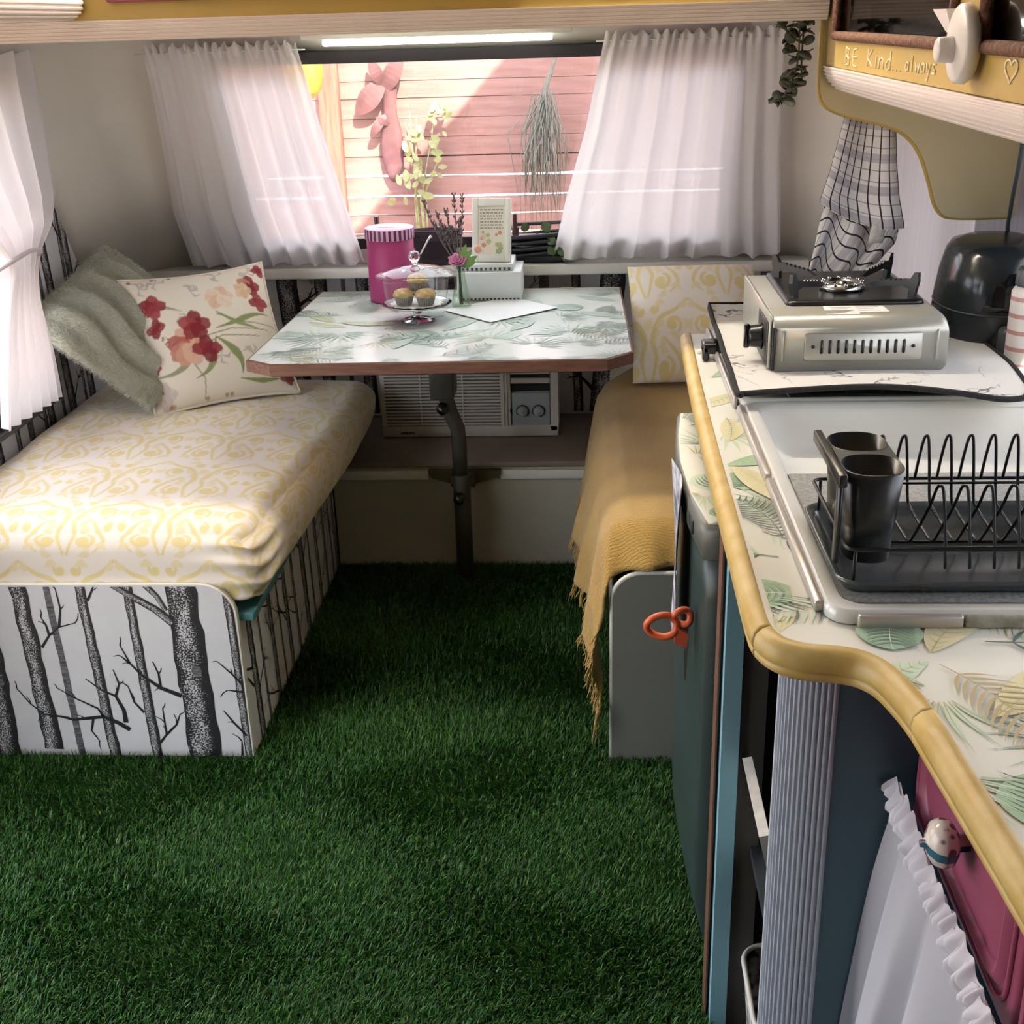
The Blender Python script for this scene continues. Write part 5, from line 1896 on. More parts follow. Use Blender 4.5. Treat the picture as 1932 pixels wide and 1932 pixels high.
def drawer(y0, y1):
    mb = MB().rbox(.366, y0, .652, .386, y1, .828, .006, 3)
    d = obj('drawer_front', mb, M_MAR, du)
    loops = []
    for x, ins in ((.3665, .027), (.3600, .034), (.3600, .037), (.3665, .044)):
        loops.append([(x, p, q) for p, q in rrect(y0 + ins, .652 + ins * .9, y1 - ins, .828 - ins * .9, .03)])
    o_ = MB().loft(loops, cap0=False, cap1=False)
    obj('raised_moulding', o_, M_MAR, d)
    obj('bead', MB().tube([(.3655, p, q) for p, q in rrect(y0 + .018, .652 + .016, y1 - .018, .828 - .016, .035)], .0032, 6, closed=True), M_MAR, d)
    return d


d1 = drawer(.835, 1.178)
d2 = drawer(.42, .829)
mk, nt, b = new_mat('painted_ceramic_knob')
tc = nt.nodes.new('ShaderNodeTexCoord')
sp_ = nt.nodes.new('ShaderNodeSeparateXYZ'); nt.links.new(tc.outputs['Object'], sp_.inputs[0])
vn = nt.nodes.new('ShaderNodeTexVoronoi'); vn.inputs['Scale'].default_value = 85; nt.links.new(tc.outputs['Object'], vn.inputs['Vector'])
rp = nt.nodes.new('ShaderNodeValToRGB'); rp.color_ramp.elements[0].position = .30; rp.color_ramp.elements[0].color = lin('#6a4a50'); rp.color_ramp.elements[1].position = .42; rp.color_ramp.elements[1].color = lin('#d2c8bf')
nt.links.new(vn.outputs['Distance'], rp.inputs['Fac'])
a1 = nt.nodes.new('ShaderNodeMath'); a1.operation = 'SUBTRACT'; a1.inputs[1].default_value = .022
a2 = nt.nodes.new('ShaderNodeMath'); a2.operation = 'ABSOLUTE'; a3 = nt.nodes.new('ShaderNodeMath'); a3.operation = 'LESS_THAN'; a3.inputs[1].default_value = .0048
nt.links.new(sp_.outputs[2], a1.inputs[0]); nt.links.new(a1.outputs[0], a2.inputs[0]); nt.links.new(a2.outputs[0], a3.inputs[0])
mx = nt.nodes.new('ShaderNodeMix'); mx.data_type = 'RGBA'
nt.links.new(a3.outputs[0], mx.inputs['Factor']); nt.links.new(rp.outputs['Color'], mx.inputs['A']); mx.inputs['B'].default_value = lin('#3f6c80')
nt.links.new(mx.outputs['Result'], b.inputs['Base Color']); b.inputs['Roughness'].default_value = .15
for d, y in ((d1, .992), (d2, .62)):
    WORLD[d.name] = WORLD.get(d.name, Vector((0, 0, 0)))
    obj('knob', MB().lathe([(.008, 0), (.009, -.010), (.015, -.012), (.0225, -.017), (.0245, -.026), (.021, -.034), (.012, -.039), (.005, -.041), (.004, -.046), (0, -.047)], 24, (.366, y, .748), axis='x'), mk, d)

# gathered sheer curtain below the drawers
M_SHEER = mat_cloth('white_sheer_voile', '#e3e1ea', .4, .12)
M_RUFF = mat_cloth('white_ruffled_voile', '#e9e7ee', .35, 0.0)
cu = thing('cupboard_curtain', (.35, .85, 0), 'gathered white voile curtain hanging below the maroon drawers', 'curtain')
crn = random.Random(6)
PH = [crn.uniform(0, 6.28) for _ in range(8)]


def cup_curtain(u, v):
    y = 1.172 - u * .72
    z = .668 - v * .66
    fl_ = v ** .75
    ph = u * 34 + PH[0] + .8 * math.sin(u * 7 + PH[1])
    fold = abs(math.sin(ph * .5)) ** .8 * 2 - 1
    x = .350 - .050 * fl_ - .006 * fl_ * math.sin(u * 6) - (.004 + .026 * fl_) * fold - .006 * fl_ * math.sin(u * 61 + PH[2] + 2 * v)
    y += (.003 + .020 * fl_) * math.cos(ph) + .045 * fl_ * max(0, 1 - 2.2 * u)
    return (x, min(y, 1.180), z)


obj('voile', MB().grid(cup_curtain, 150, 26), M_SHEER, cu)
mb = MB()
for k in range(2):
    mb.grid(lambda u, v: (.348 - .010 * math.sin(v * pi) * (1 + .7 * math.sin(u * 210 + k * 2)) - .003 * k, 1.176 - u * .73 + .002 * math.sin(u * 160), .690 - v * .030 + .004 * math.sin(u * 150 + k) + .006 * math.sin(u * 23 + k * 2)), 240, 5)
obj('ruffle_heading', mb, M_RUFF, cu)
obj('curtain_wire', MB().tube([(.352, 1.182, .676), (.352, .42, .676)], .0016, 6), M_CHR, cu)
# ================================================================== OVERHEAD CABINET ON THE RIGHT
M_YEL = mat('mustard_yellow_paint', '#b59a50', .45, var=.07, scale=6)
M_OLIV = mat('olive_yellow_paint', '#b8aa80', .42, var=.05, scale=3)
M_ROPE = mat('brown_rope_trim', '#6e4c3c', .9, var=.4, scale=120, bump=.8, bscale=160)
M_RIBW = mat('white_ribbed_trim', '#e6dcd6', .3)
M_DKIN = mat('dark_locker_interior', '#1c1716', .7)
XF = .456
oh = thing('overhead_cabinet', (.68, 1.6, 1.36), 'mustard yellow overhead cabinet with dark windows on the right', 'cabinet')
YA, YZ = .85, 2.484
mb = MB()
# face board with two openings
O1, O2 = (1.635, 2.405), (.95, 1.520)
ZO = 1.449
mb.box(XF, YA, 1.400, XF + .016, YZ, ZO)
mb.box(XF, YA, ZO, XF + .016, O2[0], ZC - .002)
mb.box(XF, O2[1], ZO, XF + .016, O1[0], ZC - .002)
mb.box(XF, O1[1], ZO, XF + .016, YZ, ZC - .002)
mb.box(XF, O2[0], 1.80, XF + .016, O2[1], ZC - .002)
mb.box(XF, O1[0], 1.80, XF + .016, O1[1], ZC - .002)
obj('face_board', mb, M_YEL, oh)
mb = MB()
mb.box(XF + .0165, YA, 1.378, .896, YZ, 1.392)
mb.box(.885, YA, 1.392, .896, YZ, ZC - .002)
mb.box(XF + .0165, YA - .012, 1.378, .896, YA, ZC - .002)
obj('carcass', mb, M_DKIN, oh)
M_TINT = mat_pane('smoked_locker_pane', (.45, .42, .42), .05)
for (a, c) in (O1, O2):
    obj('window_pane', MB().box(XF + .006, a + .001, ZO + .001, XF + .009, c - .001, 1.799), M_TINT, oh)
    rp_ = [(XF - .002, c - .004, 1.80), (XF - .002, c - .004, ZO + .004), (XF - .002, a + .004, ZO + .004), (XF - .002, a + .004, 1.80)]
    pts = []
    for p, q in zip(rp_[:-1], rp_[1:]):
        for k in range(20):
            pts.append(tuple(p[d] + (q[d] - p[d]) * k / 20 for d in range(3)))
    obj('rope_trim', MB().tube(pts, .0085, 8), M_ROPE, oh)
# ribbed cove below the face
sec = []
for k in range(41):
    t = k / 40
    x = XF - .004 + .030 * t ** 2.2
    z = 1.399 - .045 * t
    rib = .0014 * (1 if (k % 6) < 3 else -1)
    sec.append((x - rib, z))
sec += [(XF + .05, 1.354), (XF + .05, 1.399)]
obj('ribbed_trim', MB().prism(sec, YA, YZ - .004, 'y'), M_RIBW, oh)
# far end board, curved down to the wall like a bracket
ep = catmull([(.446, 1.52), (.447, 1.39), (.450, 1.350), (.463, 1.326), (.50, 1.309), (.58, 1.288), (.622, 1.266), (.650, 1.232), (.672, 1.180), (.686, 1.140), (.703, 1.117), (.730, 1.110), (.80, 1.109), (.838, 1.110)], 5)
poly = [(.446, ZC - .002)] + ep + [(.842, 1.114), (.842, 1.39), (.895, 1.39), (.895, ZC - .002)]
obj('end_board', MB().prism(poly[::-1], YZ + .001, YZ + .017, 'y'), M_OLIV, oh)
obj('end_edge_band', MB().tube([(x - .0005, YZ + .009, z) for x, z in [(.446, 1.97)] + ep], .0052, 6), M_YEL, oh)
# round white catch between the doors
ct = obj('catch', MB().lathe([(.0, -.028), (.006, -.028), (.040, -.025), (.0435, -.022), (.045, -.013), (.041, -.007), (.01, -.006), (.01, 0)], 36, (XF, 1.545, 1.456), axis='x'), mat('white_plastic', '#e3dedb', .35), oh)
obj('catch_knob', MB().lathe([(.0, -.046), (.011, -.046), (.014, -.044), (.015, -.026)], 24, (XF, 1.548, 1.450), axis='x'), MATS['white_plastic'], ct)
mb = MB()
mb.loft([[(XF - .012, 1.570, 1.494), (XF - .012, 1.610, 1.494), (XF - .030, 1.640, 1.494), (XF - .030, 1.58, 1.494)], [(XF - .013, 1.570, 1.491), (XF - .013, 1.600, 1.491), (XF - .022, 1.600, 1.468), (XF - .022, 1.575, 1.468)]], smooth=False)
obj('catch_tab', mb, MATS['white_plastic'], ct)

# chalk lettering BE Kind...always and a heart
M_CHALK = mat('cream_chalk', '#f6eac6', .9, var=.15, scale=300)
mb = MB()


def chalk(pts, r=.0013):
    mb.tube([(XF - .0006, y, z) for y, z in pts], r, 5)


def letter(ch, y, z, h, w):
    """strokes in a unit box, written towards the camera (decreasing y)"""
    S = {'B': [[(0, 0), (0, 1)], [(0, 1), (.7, .88), (.55, .6), (0, .52)], [(0, .52), (.85, .38), (.7, .08), (0, 0)]],
         'E': [[(.8, 1), (.1, .9), (0, .5), (.1, .05), (.8, 0)], [(0, .5), (.7, .52)]],
         'K': [[(0, 0), (.05, 1)], [(.75, 1), (.05, .45)], [(.05, .45), (.8, 0)]],
         'i': [[(.4, 0), (.4, .62)], [(.4, .8), (.42, .84)]],
         'n': [[(0, 0), (.05, .62)], [(.05, .45), (.4, .62), (.75, .5), (.8, 0)]],
         'd': [[(.75, .5), (.4, .6), (.05, .3), (.3, 0), (.75, .15)], [(.78, 1), (.75, 0)]],
         'a': [[(.75, .5), (.4, .6), (.05, .3), (.3, 0), (.75, .2)], [(.78, .6), (.78, 0)]],
         'l': [[(.4, 1), (.4, 0)]], 'w': [[(0, .6), (.2, 0), (.45, .5), (.7, 0), (.95, .6)]],
         'y': [[(.05, .6), (.4, .05)], [(.85, .6), (.3, -.45), (.05, -.4)]], 's': [[(.75, .6), (.2, .55), (.25, .32), (.7, .2), (.5, 0), (.05, .05)]],
         '.': [[(.4, .1), (.5, .16), (.55, .06), (.42, .08)]]}[ch]
    global mb
    mb = MB()
    for st in S:
        chalk([(y - px * w, z + py * h) for px, py in st])
    obj('chalk_letter', mb, M_CHALK, oh)


def word(s, y, z, h, w, gap, dz=0):
    for c in s:
        letter(c, y, z, h, w)
        y -= w + gap
        z += dz
    return y


word('BE', 2.295, 1.407, .029, .040, .020)
y_ = 2.120
for c, w_ in (('K', .045), ('i', .022), ('n', .036), ('d', .040)):
    letter(c, y_, 1.410, .027, w_)
    y_ -= w_ + .008
word('...', 1.955, 1.411, .010, .018, .006)
word('always', 1.872, 1.413, .021, .024, .005, .0004)
mb = MB()
chalk([(1.412 - .021 * (16 * math.sin(t) ** 3) / 16, 1.432 + .011 * (13 * math.cos(t) - 5 * math.cos(2 * t) - 2 * math.cos(3 * t) - math.cos(4 * t)) / 13) for t in np.linspace(0, 2 * pi, 30)])
obj('chalk_heart', mb, M_CHALK, oh)

# glasses behind the smoked pane
M_GLASS, nt, b = new_mat('clear_glass')
b.inputs['Transmission Weight'].default_value = 1.0
b.inputs['Roughness'].default_value = .02
b.inputs['IOR'].default_value = 1.45
g0 = None
for k, (x, y) in enumerate(((.52, 2.25), (.53, 2.13), (.60, 2.19), (.52, 1.92), (.53, 1.80))):
    if g0 is None:
        g0 = obj('drinking_glass', MB().lathe([(.0, .004), (.030, .004), (.031, 0), (.033, .002), (.038, .11), (.037, .112), (.036, .11), (.029, .009), (0, .008)], 24, (x, y, 1.3925)), M_GLASS,
                 label='drinking glass behind the smoked window of the overhead cabinet', cat='glass', group='glasses in the overhead cabinet')
        gz0 = g0.location.z
    else:
        copy_tree(g0, (x, y, gz0))

# ================================================================== OVERHEAD CUPBOARD ACROSS THE BACK, LEFT LOCKER
fc = thing('front_cupboard', (-.5, 2.85, 1.48), 'mustard yellow overhead cupboard spanning the caravan above the back window', 'cabinet')
obj('face_board', MB().box(XL + .004, 2.400, 1.516, .440, 2.416, ZC - .002), M_YEL, fc)
obj('underside', MB().prism([(XL + .004, 2.417), (.440, 2.417), (.440, 3.29), (-1.24, 3.29), (-1.33, 3.25), (-1.40, 3.14), (XL + .004, 3.05)], 1.480, 1.488, 'z'), M_CEIL, fc)
sec = []
for k in range(33):
    t = k / 32
    rib = .0012 * (1 if (k % 6) < 3 else -1)
    sec.append((2.398 + .012 * t ** 2 - rib, 1.516 - .034 * t))
sec += [(2.416, 1.482), (2.416, 1.516)]
obj('ribbed_cornice', MB().prism([(y, z) for y, z in sec], XL + .004, .440, 'x'), M_RIBW, fc)
obj('maroon_door', MB().rbox(-.88, 2.388, 1.546, -.10, 2.3995, 1.93, .004, 2), M_MAR, fc)
ll = thing('left_locker', (-1.18, 1.7, 1.5), 'white overhead locker with ribbed edge on the left wall', 'cabinet')
obj('face_board', MB().box(-.945, .9, 1.56, -.93, 2.396, ZC - .002), M_WHITEP, ll)
sec = [(-.930, 1.56)]
for k in range(31):
    t = k / 30
    a = pi / 2 * t
    rib = .0012 * (1 if (k % 6) < 3 else -1)
    sec.append((-.955 + (.030 + rib) * math.cos(a), 1.548 - (.030 + rib) * math.sin(a)))
sec += [(XL + .004, 1.516), (XL + .004, 1.56)]
obj('ribbed_edge', MB().prism([(x, z) for x, z in sec], .9, 2.396, 'y'), M_RIBW, ll)

# ================================================================== LED BATTEN OVER THE WINDOW
led = thing('led_batten', (-.37, 3.29, 1.447), 'white led strip light glowing above the back window', 'light')
obj('base_plate', MB().rbox(-.715, 3.262, 1.462, -.030, 3.318, 1.4795, .004, 2), M_WHITEP, led)
obj('diffuser', MB().rbox(-.662, 3.268, 1.446, -.080, 3.312, 1.4618, .005, 2), mat_emit('led_diffuser', '#eef8e8', 12.0), led)
mb = MB()
for k in range(44):
    mb.box(-.655 + .0132 * k, 3.2668, 1.450, -.655 + .0132 * k + .007, 3.2685, 1.4575)
obj('led_chips', mb, mat_emit('led_chip', '#fdfcf2', 25.0), led, kind='stuff')

# ================================================================== CEILING LIGHT (in front of the cupboard)
cl = thing('ceiling_light', (-.35, 2.375, 1.93), 'slim white ceiling batten light above the bench fronts', 'light')
obj('housing', MB().rbox(-1.10, 2.355, 1.955, .42, 2.395, ZC - .001, .003, 2), M_WHITEP, cl)
obj('diffuser', MB().rbox(-1.09, 2.360, 1.937, .41, 2.385, 1.9545, .004, 2), mat_emit('ceiling_diffuser', '#fff8ea', 125.0), cl)

# ================================================================== HANGING PLANT
M_EUC = mat('dark_eucalyptus_leaf', '#3d443c', .6, var=.35, scale=30, col2='#5b6154')
M_STEM = mat('olive_stem', '#4a4a32', .7)
hp = thing('hanging_vine', (.395, 2.43, 1.34), 'dark green artificial eucalyptus vine hanging beside the overhead cabinet', 'plant')
stems = [[(.440, 2.44, 1.60), (.405, 2.435, 1.56), (.395, 2.43, 1.50), (.395, 2.43, 1.42), (.389, 2.43, 1.385), (.379, 2.425, 1.362), (.366, 2.42, 1.348), (.352, 2.42, 1.340)],
         [(.435, 2.44, 1.59), (.385, 2.43, 1.545), (.368, 2.43, 1.49), (.372, 2.43, 1.46), (.380, 2.43, 1.43)],
         [(.440, 2.45, 1.59), (.425, 2.44, 1.54), (.412, 2.43, 1.50), (.405, 2.43, 1.47)],
         [(.437, 2.45, 1.58), (.408, 2.44, 1.50), (.402, 2.435, 1.42), (.404, 2.43, 1.372)]]
for s in stems:
    obj('stem', MB().tube(catmull(s, 4), .0017, 6), M_STEM, hp)
lr = random.Random(21)


def round_leaf(base, direc, l, w):
    d = Vector(direc).normalized()
    side = d.cross(Vector((lr.uniform(-.6, .6), lr.uniform(-1, .2), lr.uniform(.3, 1)))).normalized()
    nn = d.cross(side)
    top, bot = [], []
    b = Vector(base)
    v = [b]
    n = 10
    for i in range(n):
        a = 2 * pi * i / n
        p = b + d * (l * (.55 - .5 * math.cos(a))) + side * (w * math.sin(a)) + nn * (.0015 * math.cos(2 * a))
        v.append(p)
    c = b + d * l * .5 + nn * .0015
    vv = v[1:] + [c] + [p - nn * .0008 for p in v[1:]]
    f = [(i, (i + 1) % n, n) for i in range(n)] + [((i + 1) % n + n + 1, i + n + 1, (i + 1) % n, )[::-1] + () for i in range(0)]
    f += [(i, n + 1 + i, n + 1 + (i + 1) % n, (i + 1) % n) for i in range(n)] + [tuple(range(2 * n, n, -1))]
    return MB().add(vv, f, 0, True)


for si, s in enumerate(stems):
    cs = catmull(s, 7)
    for i in range(6, len(cs), 2 if si != 0 else 2):
        p = cs[i]
        if p[2] > 1.53:
            continue
        small = .55 if i > len(cs) - 8 else 1.0
        for sg in (-1, 1):
            dr_ = (sg * lr.uniform(.3, 1), lr.uniform(-.6, .6), lr.uniform(-.8, .5))
            obj('leaf', round_leaf(p, dr_, (.027 * small * lr.uniform(.7, 1.15)), .0098 * small * lr.uniform(.75, 1.2)), M_EUC, hp)

# ================================================================== TEA TOWEL
M_TWL, nt, b = new_mat('striped_tea_towel')
uvn = nt.nodes.new('ShaderNodeUVMap')
sp_ = nt.nodes.new('ShaderNodeSeparateXYZ'); nt.links.new(uvn.outputs[0], sp_.inputs[0])


def stripes(src, freq, width, phase=0.0):
    a = nt.nodes.new('ShaderNodeMath'); a.operation = 'MULTIPLY_ADD'; a.inputs[1].default_value = freq; a.inputs[2].default_value = phase
    f = nt.nodes.new('ShaderNodeMath'); f.operation = 'FRACT'
    l = nt.nodes.new('ShaderNodeMath'); l.operation = 'LESS_THAN'; l.inputs[1].default_value = width
    nt.links.new(src, a.inputs[0]); nt.links.new(a.outputs[0], f.inputs[0]); nt.links.new(f.outputs[0], l.inputs[0])
    return l.outputs[0]


def mixc(fac, c1, c2):
    m_ = nt.nodes.new('ShaderNodeMix'); m_.data_type = 'RGBA'
    nt.links.new(fac, m_.inputs['Factor'])
    if isinstance(c1, tuple):
        m_.inputs['A'].default_value = c1
    else:
        nt.links.new(c1, m_.inputs['A'])
    m_.inputs['B'].default_value = c2
    return m_.outputs['Result']


c_ = mixc(stripes(sp_.outputs[1], 12, .10, .2), lin('#e8e3e0'), lin('#a9a5a9'))
band = nt.nodes.new('ShaderNodeMath'); band.operation = 'MULTIPLY'
b1_ = stripes(sp_.outputs[1], 4.2, .28, .12)
nt.links.new(b1_, band.inputs[0]); band.inputs[1].default_value = .8
c_ = mixc(band.outputs[0], c_, lin('#b7b2b8'))
c_ = mixc(stripes(sp_.outputs[0], 8.0, .15, .1), c_, lin('#2b2a33'))
nt.links.new(c_, b.inputs['Base Color'])
b.inputs['Roughness'].default_value = .9
TYW = 2.60
tw = thing('tea_towel', (.56, TYW, .93), 'white tea towel with black stripes hanging at the end of the overhead cabinet', 'towel')


def prof(z, tab):
    zs = [t[0] for t in tab][::-1]
    return (np.interp(z, zs, [t[1] for t in tab][::-1]), np.interp(z, zs, [t[2] for t in tab][::-1]))


FRONT = [(1.34, .530, .600), (1.30, .515, .615), (1.20, .492, .625), (1.14, .474, .634), (1.085, .480, .648)]
BACK = [(1.15, .500, .610), (1.08, .484, .650), (1.04, .478, .645), (.99, .468, .606), (.90, .455, .600)]


def towel_front(u, v):
    zb = 1.135 - .055 * u - .02 * math.sin(u * pi)
    z = 1.345 + (zb - 1.345) * v
    a, c = prof(z, FRONT)
    return (a + (c - a) * u, TYW - .022 - .008 * math.sin(u * 8 + 1) * (1 + v) - .012 * v, z)


def towel_back(u, v):
    z = 1.17 + (.905 - 1.17) * v
    a, c = prof(z, BACK)
    return (a + (c - a) * u, TYW + .004 - .010 * math.sin(u * 15 + v * 2.0) * (.4 + v), z + .01 * math.sin(u * 9))


mb = MB().grid(towel_front, 40, 30, uv=True)
obj('front_fold', mb, M_TWL, tw, solid=.003)
mb = MB()
g_ = MB().grid(towel_back, 40, 30, uv=True)
for k in g_.uv:                                    # cloth hangs on the bias here
    g_.uv[k] = [(-t[0] * .55 + t[1] * 1.25 + .05 * math.sin(t[0] * 15), t[0] * .8 + t[1] * .3) for t in g_.uv[k]]
obj('back_fold', g_, M_TWL, tw, solid=.003)
obj('care_label', MB().grid(lambda u, v: (.585 + .030 * u - .006 * v, TYW - .040 + .004 * v, 1.095 - .045 * v), 3, 3), mat('cotton_label', '#ddd9cf', .8, var=.15, scale=160), tw, solid=.001)
mb = MB().tube([(.565, YZ + .017, 1.352), (.565, TYW - .055, 1.348), (.565, TYW - .02, 1.340), (.565, TYW - .012, 1.352)], .004, 8)
mb.tube([(.535, TYW - .03, 1.343), (.595, TYW - .03, 1.343)], .003, 6)
obj('towel_hook', mb, M_CHR, oh)

# ================================================================== AIR FRYER, BOTTLE, CABLE
M_AFB = mat('black_gloss_plastic', '#23282b', .18, spec=.5)
M_AFG = mat('charcoal_plastic', '#4a5054', .4)
af = thing('air_fryer', (.778, 2.36, .871), 'black egg shaped air fryer behind the stove by the right wall', 'air fryer')
AC_ = (.775, 2.355)


def egg(sx, sy, z):
    return [(AC_[0] + sx * math.copysign(abs(math.cos(a)) ** .85, math.cos(a)), AC_[1] + sy * math.copysign(abs(math.sin(a)) ** .85, math.sin(a)), z) for a in np.linspace(0, 2 * pi, 37)[:-1]]


obj('body', MB().loft([egg(.078, .10, .8712), egg(.096, .118, .885), egg(.106, .130, .93), egg(.104, .130, .98), egg(.098, .124, 1.03), egg(.089, .112, 1.070), egg(.080, .100, 1.085), egg(.055, .07, 1.094), egg(.02, .03, 1.096)]), M_AFB, af)
mb = MB()


def af_panel(u, v):
    a = -pi / 2 + (u - .42) * 2.2
    z = 1.055 - v * .075
    w = math.sqrt(max(0, 1 - (2 * v - 1) ** 2)) if False else 1
    r = np.interp(z, [.93, .98, 1.03, 1.075], [1.0, 1.01, .94, .79])
    return (AC_[0] + .106 * r * math.cos(a), AC_[1] + .133 * r * math.sin(a), z)


obj('control_face', MB().grid(af_panel, 14, 8), mat('smoked_black_face', '#0f1214', .08, spec=.7), af, solid=.003)
obj('basket_seam', MB().tube([(p[0], p[1], p[2]) for p in egg(.1045, .1305, .972)], .0015, 5, closed=True), M_AFG, af)
obj('basket_handle', MB().rbox(.750, 2.198, .905, .790, 2.240, .955, .010, 3), M_AFG, af)

bt = thing('spray_can', (.779, 2.17, .871), 'white canister with red bands at the right edge of the worktop', 'bottle')
bb = (.779, 2.170)
mw, nt, b = new_mat('white_red_banded_label')
tc = nt.nodes.new('ShaderNodeTexCoord'); sp_ = nt.nodes.new('ShaderNodeSeparateXYZ'); nt.links.new(tc.outputs['Object'], sp_.inputs[0])
c_ = mixc(stripes(sp_.outputs[2], 34, .26, .1), lin('#ded9d6'), lin('#b98a88'))
lt = nt.nodes.new('ShaderNodeMath'); lt.operation = 'LESS_THAN'; lt.inputs[1].default_value = .030
nt.links.new(sp_.outputs[2], lt.inputs[0])
c_ = mixc(lt.outputs[0], c_, lin('#d9d4d0'))
nt.links.new(c_, b.inputs['Base Color']); b.inputs['Roughness'].default_value = .35
obj('body', MB().lathe([(.0, .8712), (.030, .8712), (.032, .876), (.032, 1.030), (.026, 1.040), (.0, 1.041)], 28, (bb[0], bb[1], 0)), mw, bt)
obj('cap', MB().lathe([(.027, 1.0405), (.028, 1.045), (.027, 1.066), (.022, 1.072), (0, 1.073)], 24, (bb[0], bb[1], 0)), M_AFG, bt)
obj('power_cable', MB().tube(catmull([(.752, 2.20, 1.377), (.758, 2.24, 1.30), (.775, 2.30, 1.23), (.800, 2.39, 1.14), (.828, 2.468, 1.075), (.868, 2.485, 1.00), (.884, 2.485, .876)], 6), .0042, 8), mat('blue_grey_cable', '#3c4850', .5),
    label='dark blue grey power cable looping down the right wall', cat='cable')
# ================================================================== CURTAINS
M_CURT = mat_cloth('white_cotton_curtain', '#f1ecec', .27, .05)


def back_curtain(name, label, top, bot, left_tab, right_tab, seed, n_pl):
    rn = random.Random(seed)
    ph = [rn.uniform(0, 6.28) for _ in range(8)]
    t = thing(name, ((top[0] + top[1]) / 2, 3.45, .83), label, 'curtain')

    def fn(u, v):
        z = 1.458 + (bot - 1.458) * v
        a = np.interp(v, *zip(*left_tab))
        c = np.interp(v, *zip(*right_tab))
        uu = u + .012 * math.sin(u * 17 + ph[0]) * (1 - v)
        x = a + (c - a) * uu
        f1 = math.sin(u * 2 * pi * n_pl + ph[1] + 1.8 * math.sin(u * 6 + ph[2]) + .5 * v * math.sin(u * 13))
        f2 = math.sin(u * 2 * pi * n_pl * 2.3 + ph[3] + v * 1.2)
        head = math.exp(-(v / .05) ** 2)
        amp = (.006 + .015 * min(1, v * 1.6)) * (0.75 + .25 * math.sin(u * 5 + ph[4]))
        off = .062 + amp * f1 + (.0022 + .006 * head) * f2
        x += .006 * v * math.cos(u * 2 * pi * n_pl + ph[1])
        if v > .86:                                     # hem breaks on the ledge
            k = (v - .86) / .14
            off += .010 * k * math.sin(u * 2 * pi * n_pl * 1.4 + ph[5])
            z += .010 * k * max(0, math.sin(u * 2 * pi * n_pl * .8 + ph[6])) - .004 * k * math.sin(u * 31)
        z += head * .007 * math.sin(u * 2 * pi * n_pl * 1.9 + ph[7])
        return (x, YBK - off - .60 * (z - .80), max(z, .8165))
    obj('cloth', MB().grid(fn, 220, 60), M_CURT, t)
    # stitched heading and hem, a second layer of cloth
    obj('heading_tape', MB().grid(lambda u, v: (fn(u, v * .045)[0], fn(u, v * .045)[1] - .002, fn(u, v * .045)[2] - .004), 220, 3), M_CURT, t)
    obj('hem', MB().grid(lambda u, v: (fn(u, .925 + v * .073)[0], fn(u, .925 + v * .073)[1] - .0015, fn(u, .925 + v * .073)[2]), 220, 4), M_CURT, t)
    obj('curtain_wire', MB().tube([(top[0] - .02, YBK - .062 - .6 * .640, 1.440), (top[1] + .02, YBK - .062 - .6 * .640, 1.440)], .002, 6), M_WHITEP, t)
    return t


back_curtain('window_curtain', 'white gathered curtain drawn to the left side of the back window', (-1.137, -.732), .822, [(0, -1.137), (.3, -1.158), (.72, -1.199), (1, -1.190)], [(0, -.732), (.34, -.712), (.66, -.688), (1, -.660)], 3, 8)
back_curtain('window_curtain', 'white gathered curtain drawn to the right side of the back window', (.05, .49), .826, [(0, .052), (.38, .003), (.69, -.051), (1, -.094)], [(0, .492), (.5, .53), (1, .580)], 9, 8)

# tied-back curtain at the left window
lc = thing('window_curtain', (-1.37, 2.9, .62), 'white tied back curtain at the left window by the fur cushion', 'curtain')
RT = [(1.455, 3.192), (1.235, 3.186), (1.12, 3.170), (1.06, 3.120), (1.01, 2.995), (.97, 2.955), (.90, 2.960), (.75, 2.985), (.622, 2.985)]
LT = [(1.455, 2.50), (1.235, 2.60), (1.12, 2.70), (1.06, 2.76), (1.01, 2.805), (.97, 2.81), (.90, 2.78), (.75, 2.71), (.622, 2.66)]


def lcf(u, v):
    z = 1.455 + (.630 - 1.455) * v
    a = np.interp(z, [t[0] for t in LT][::-1], [t[1] for t in LT][::-1])
    c = np.interp(z, [t[0] for t in RT][::-1], [t[1] for t in RT][::-1])
    pin = math.exp(-((z - .995) / .07) ** 2)
    f = math.sin(u * 2 * pi * 6 + 1.1 * math.sin(u * 6 + v))
    head = math.exp(-(v / .06) ** 2)
    return (-1.372 + (.018 + .012 * pin) * f + .006 * head * math.sin(u * 60) - .0, a + (c - a) * u, z + .006 * head * math.sin(u * 44) - .012 * u * v)


obj('cloth', MB().grid(lcf, 120, 70), M_CURT, lc)
M_CORD = mat('pale_tie_cord', '#cfc6c8', .7)
obj('tie_back', MB().tube(catmull([(-1.445, 3.03, .930), (-1.40, 2.99, .965), (-1.335, 2.945, 1.000), (-1.325, 2.88, 1.015), (-1.335, 2.82, 1.008), (-1.375, 2.795, .985), (-1.43, 2.80, .96)], 6), .0055, 8), M_CORD, lc)
obj('tie_knob', MB().lathe([(.0, .024), (.010, .022), (.014, .012), (.010, .003), (.006, 0)], 16, (-1.4495, 3.03, .930), axis='x'), M_WHITEP, lc)
# ================================================================== THINGS ON THE TABLE
TZ = .7526
M_GL2 = mat_pane('thin_clear_glass', (.96, .98, .98), .02, 1.5)
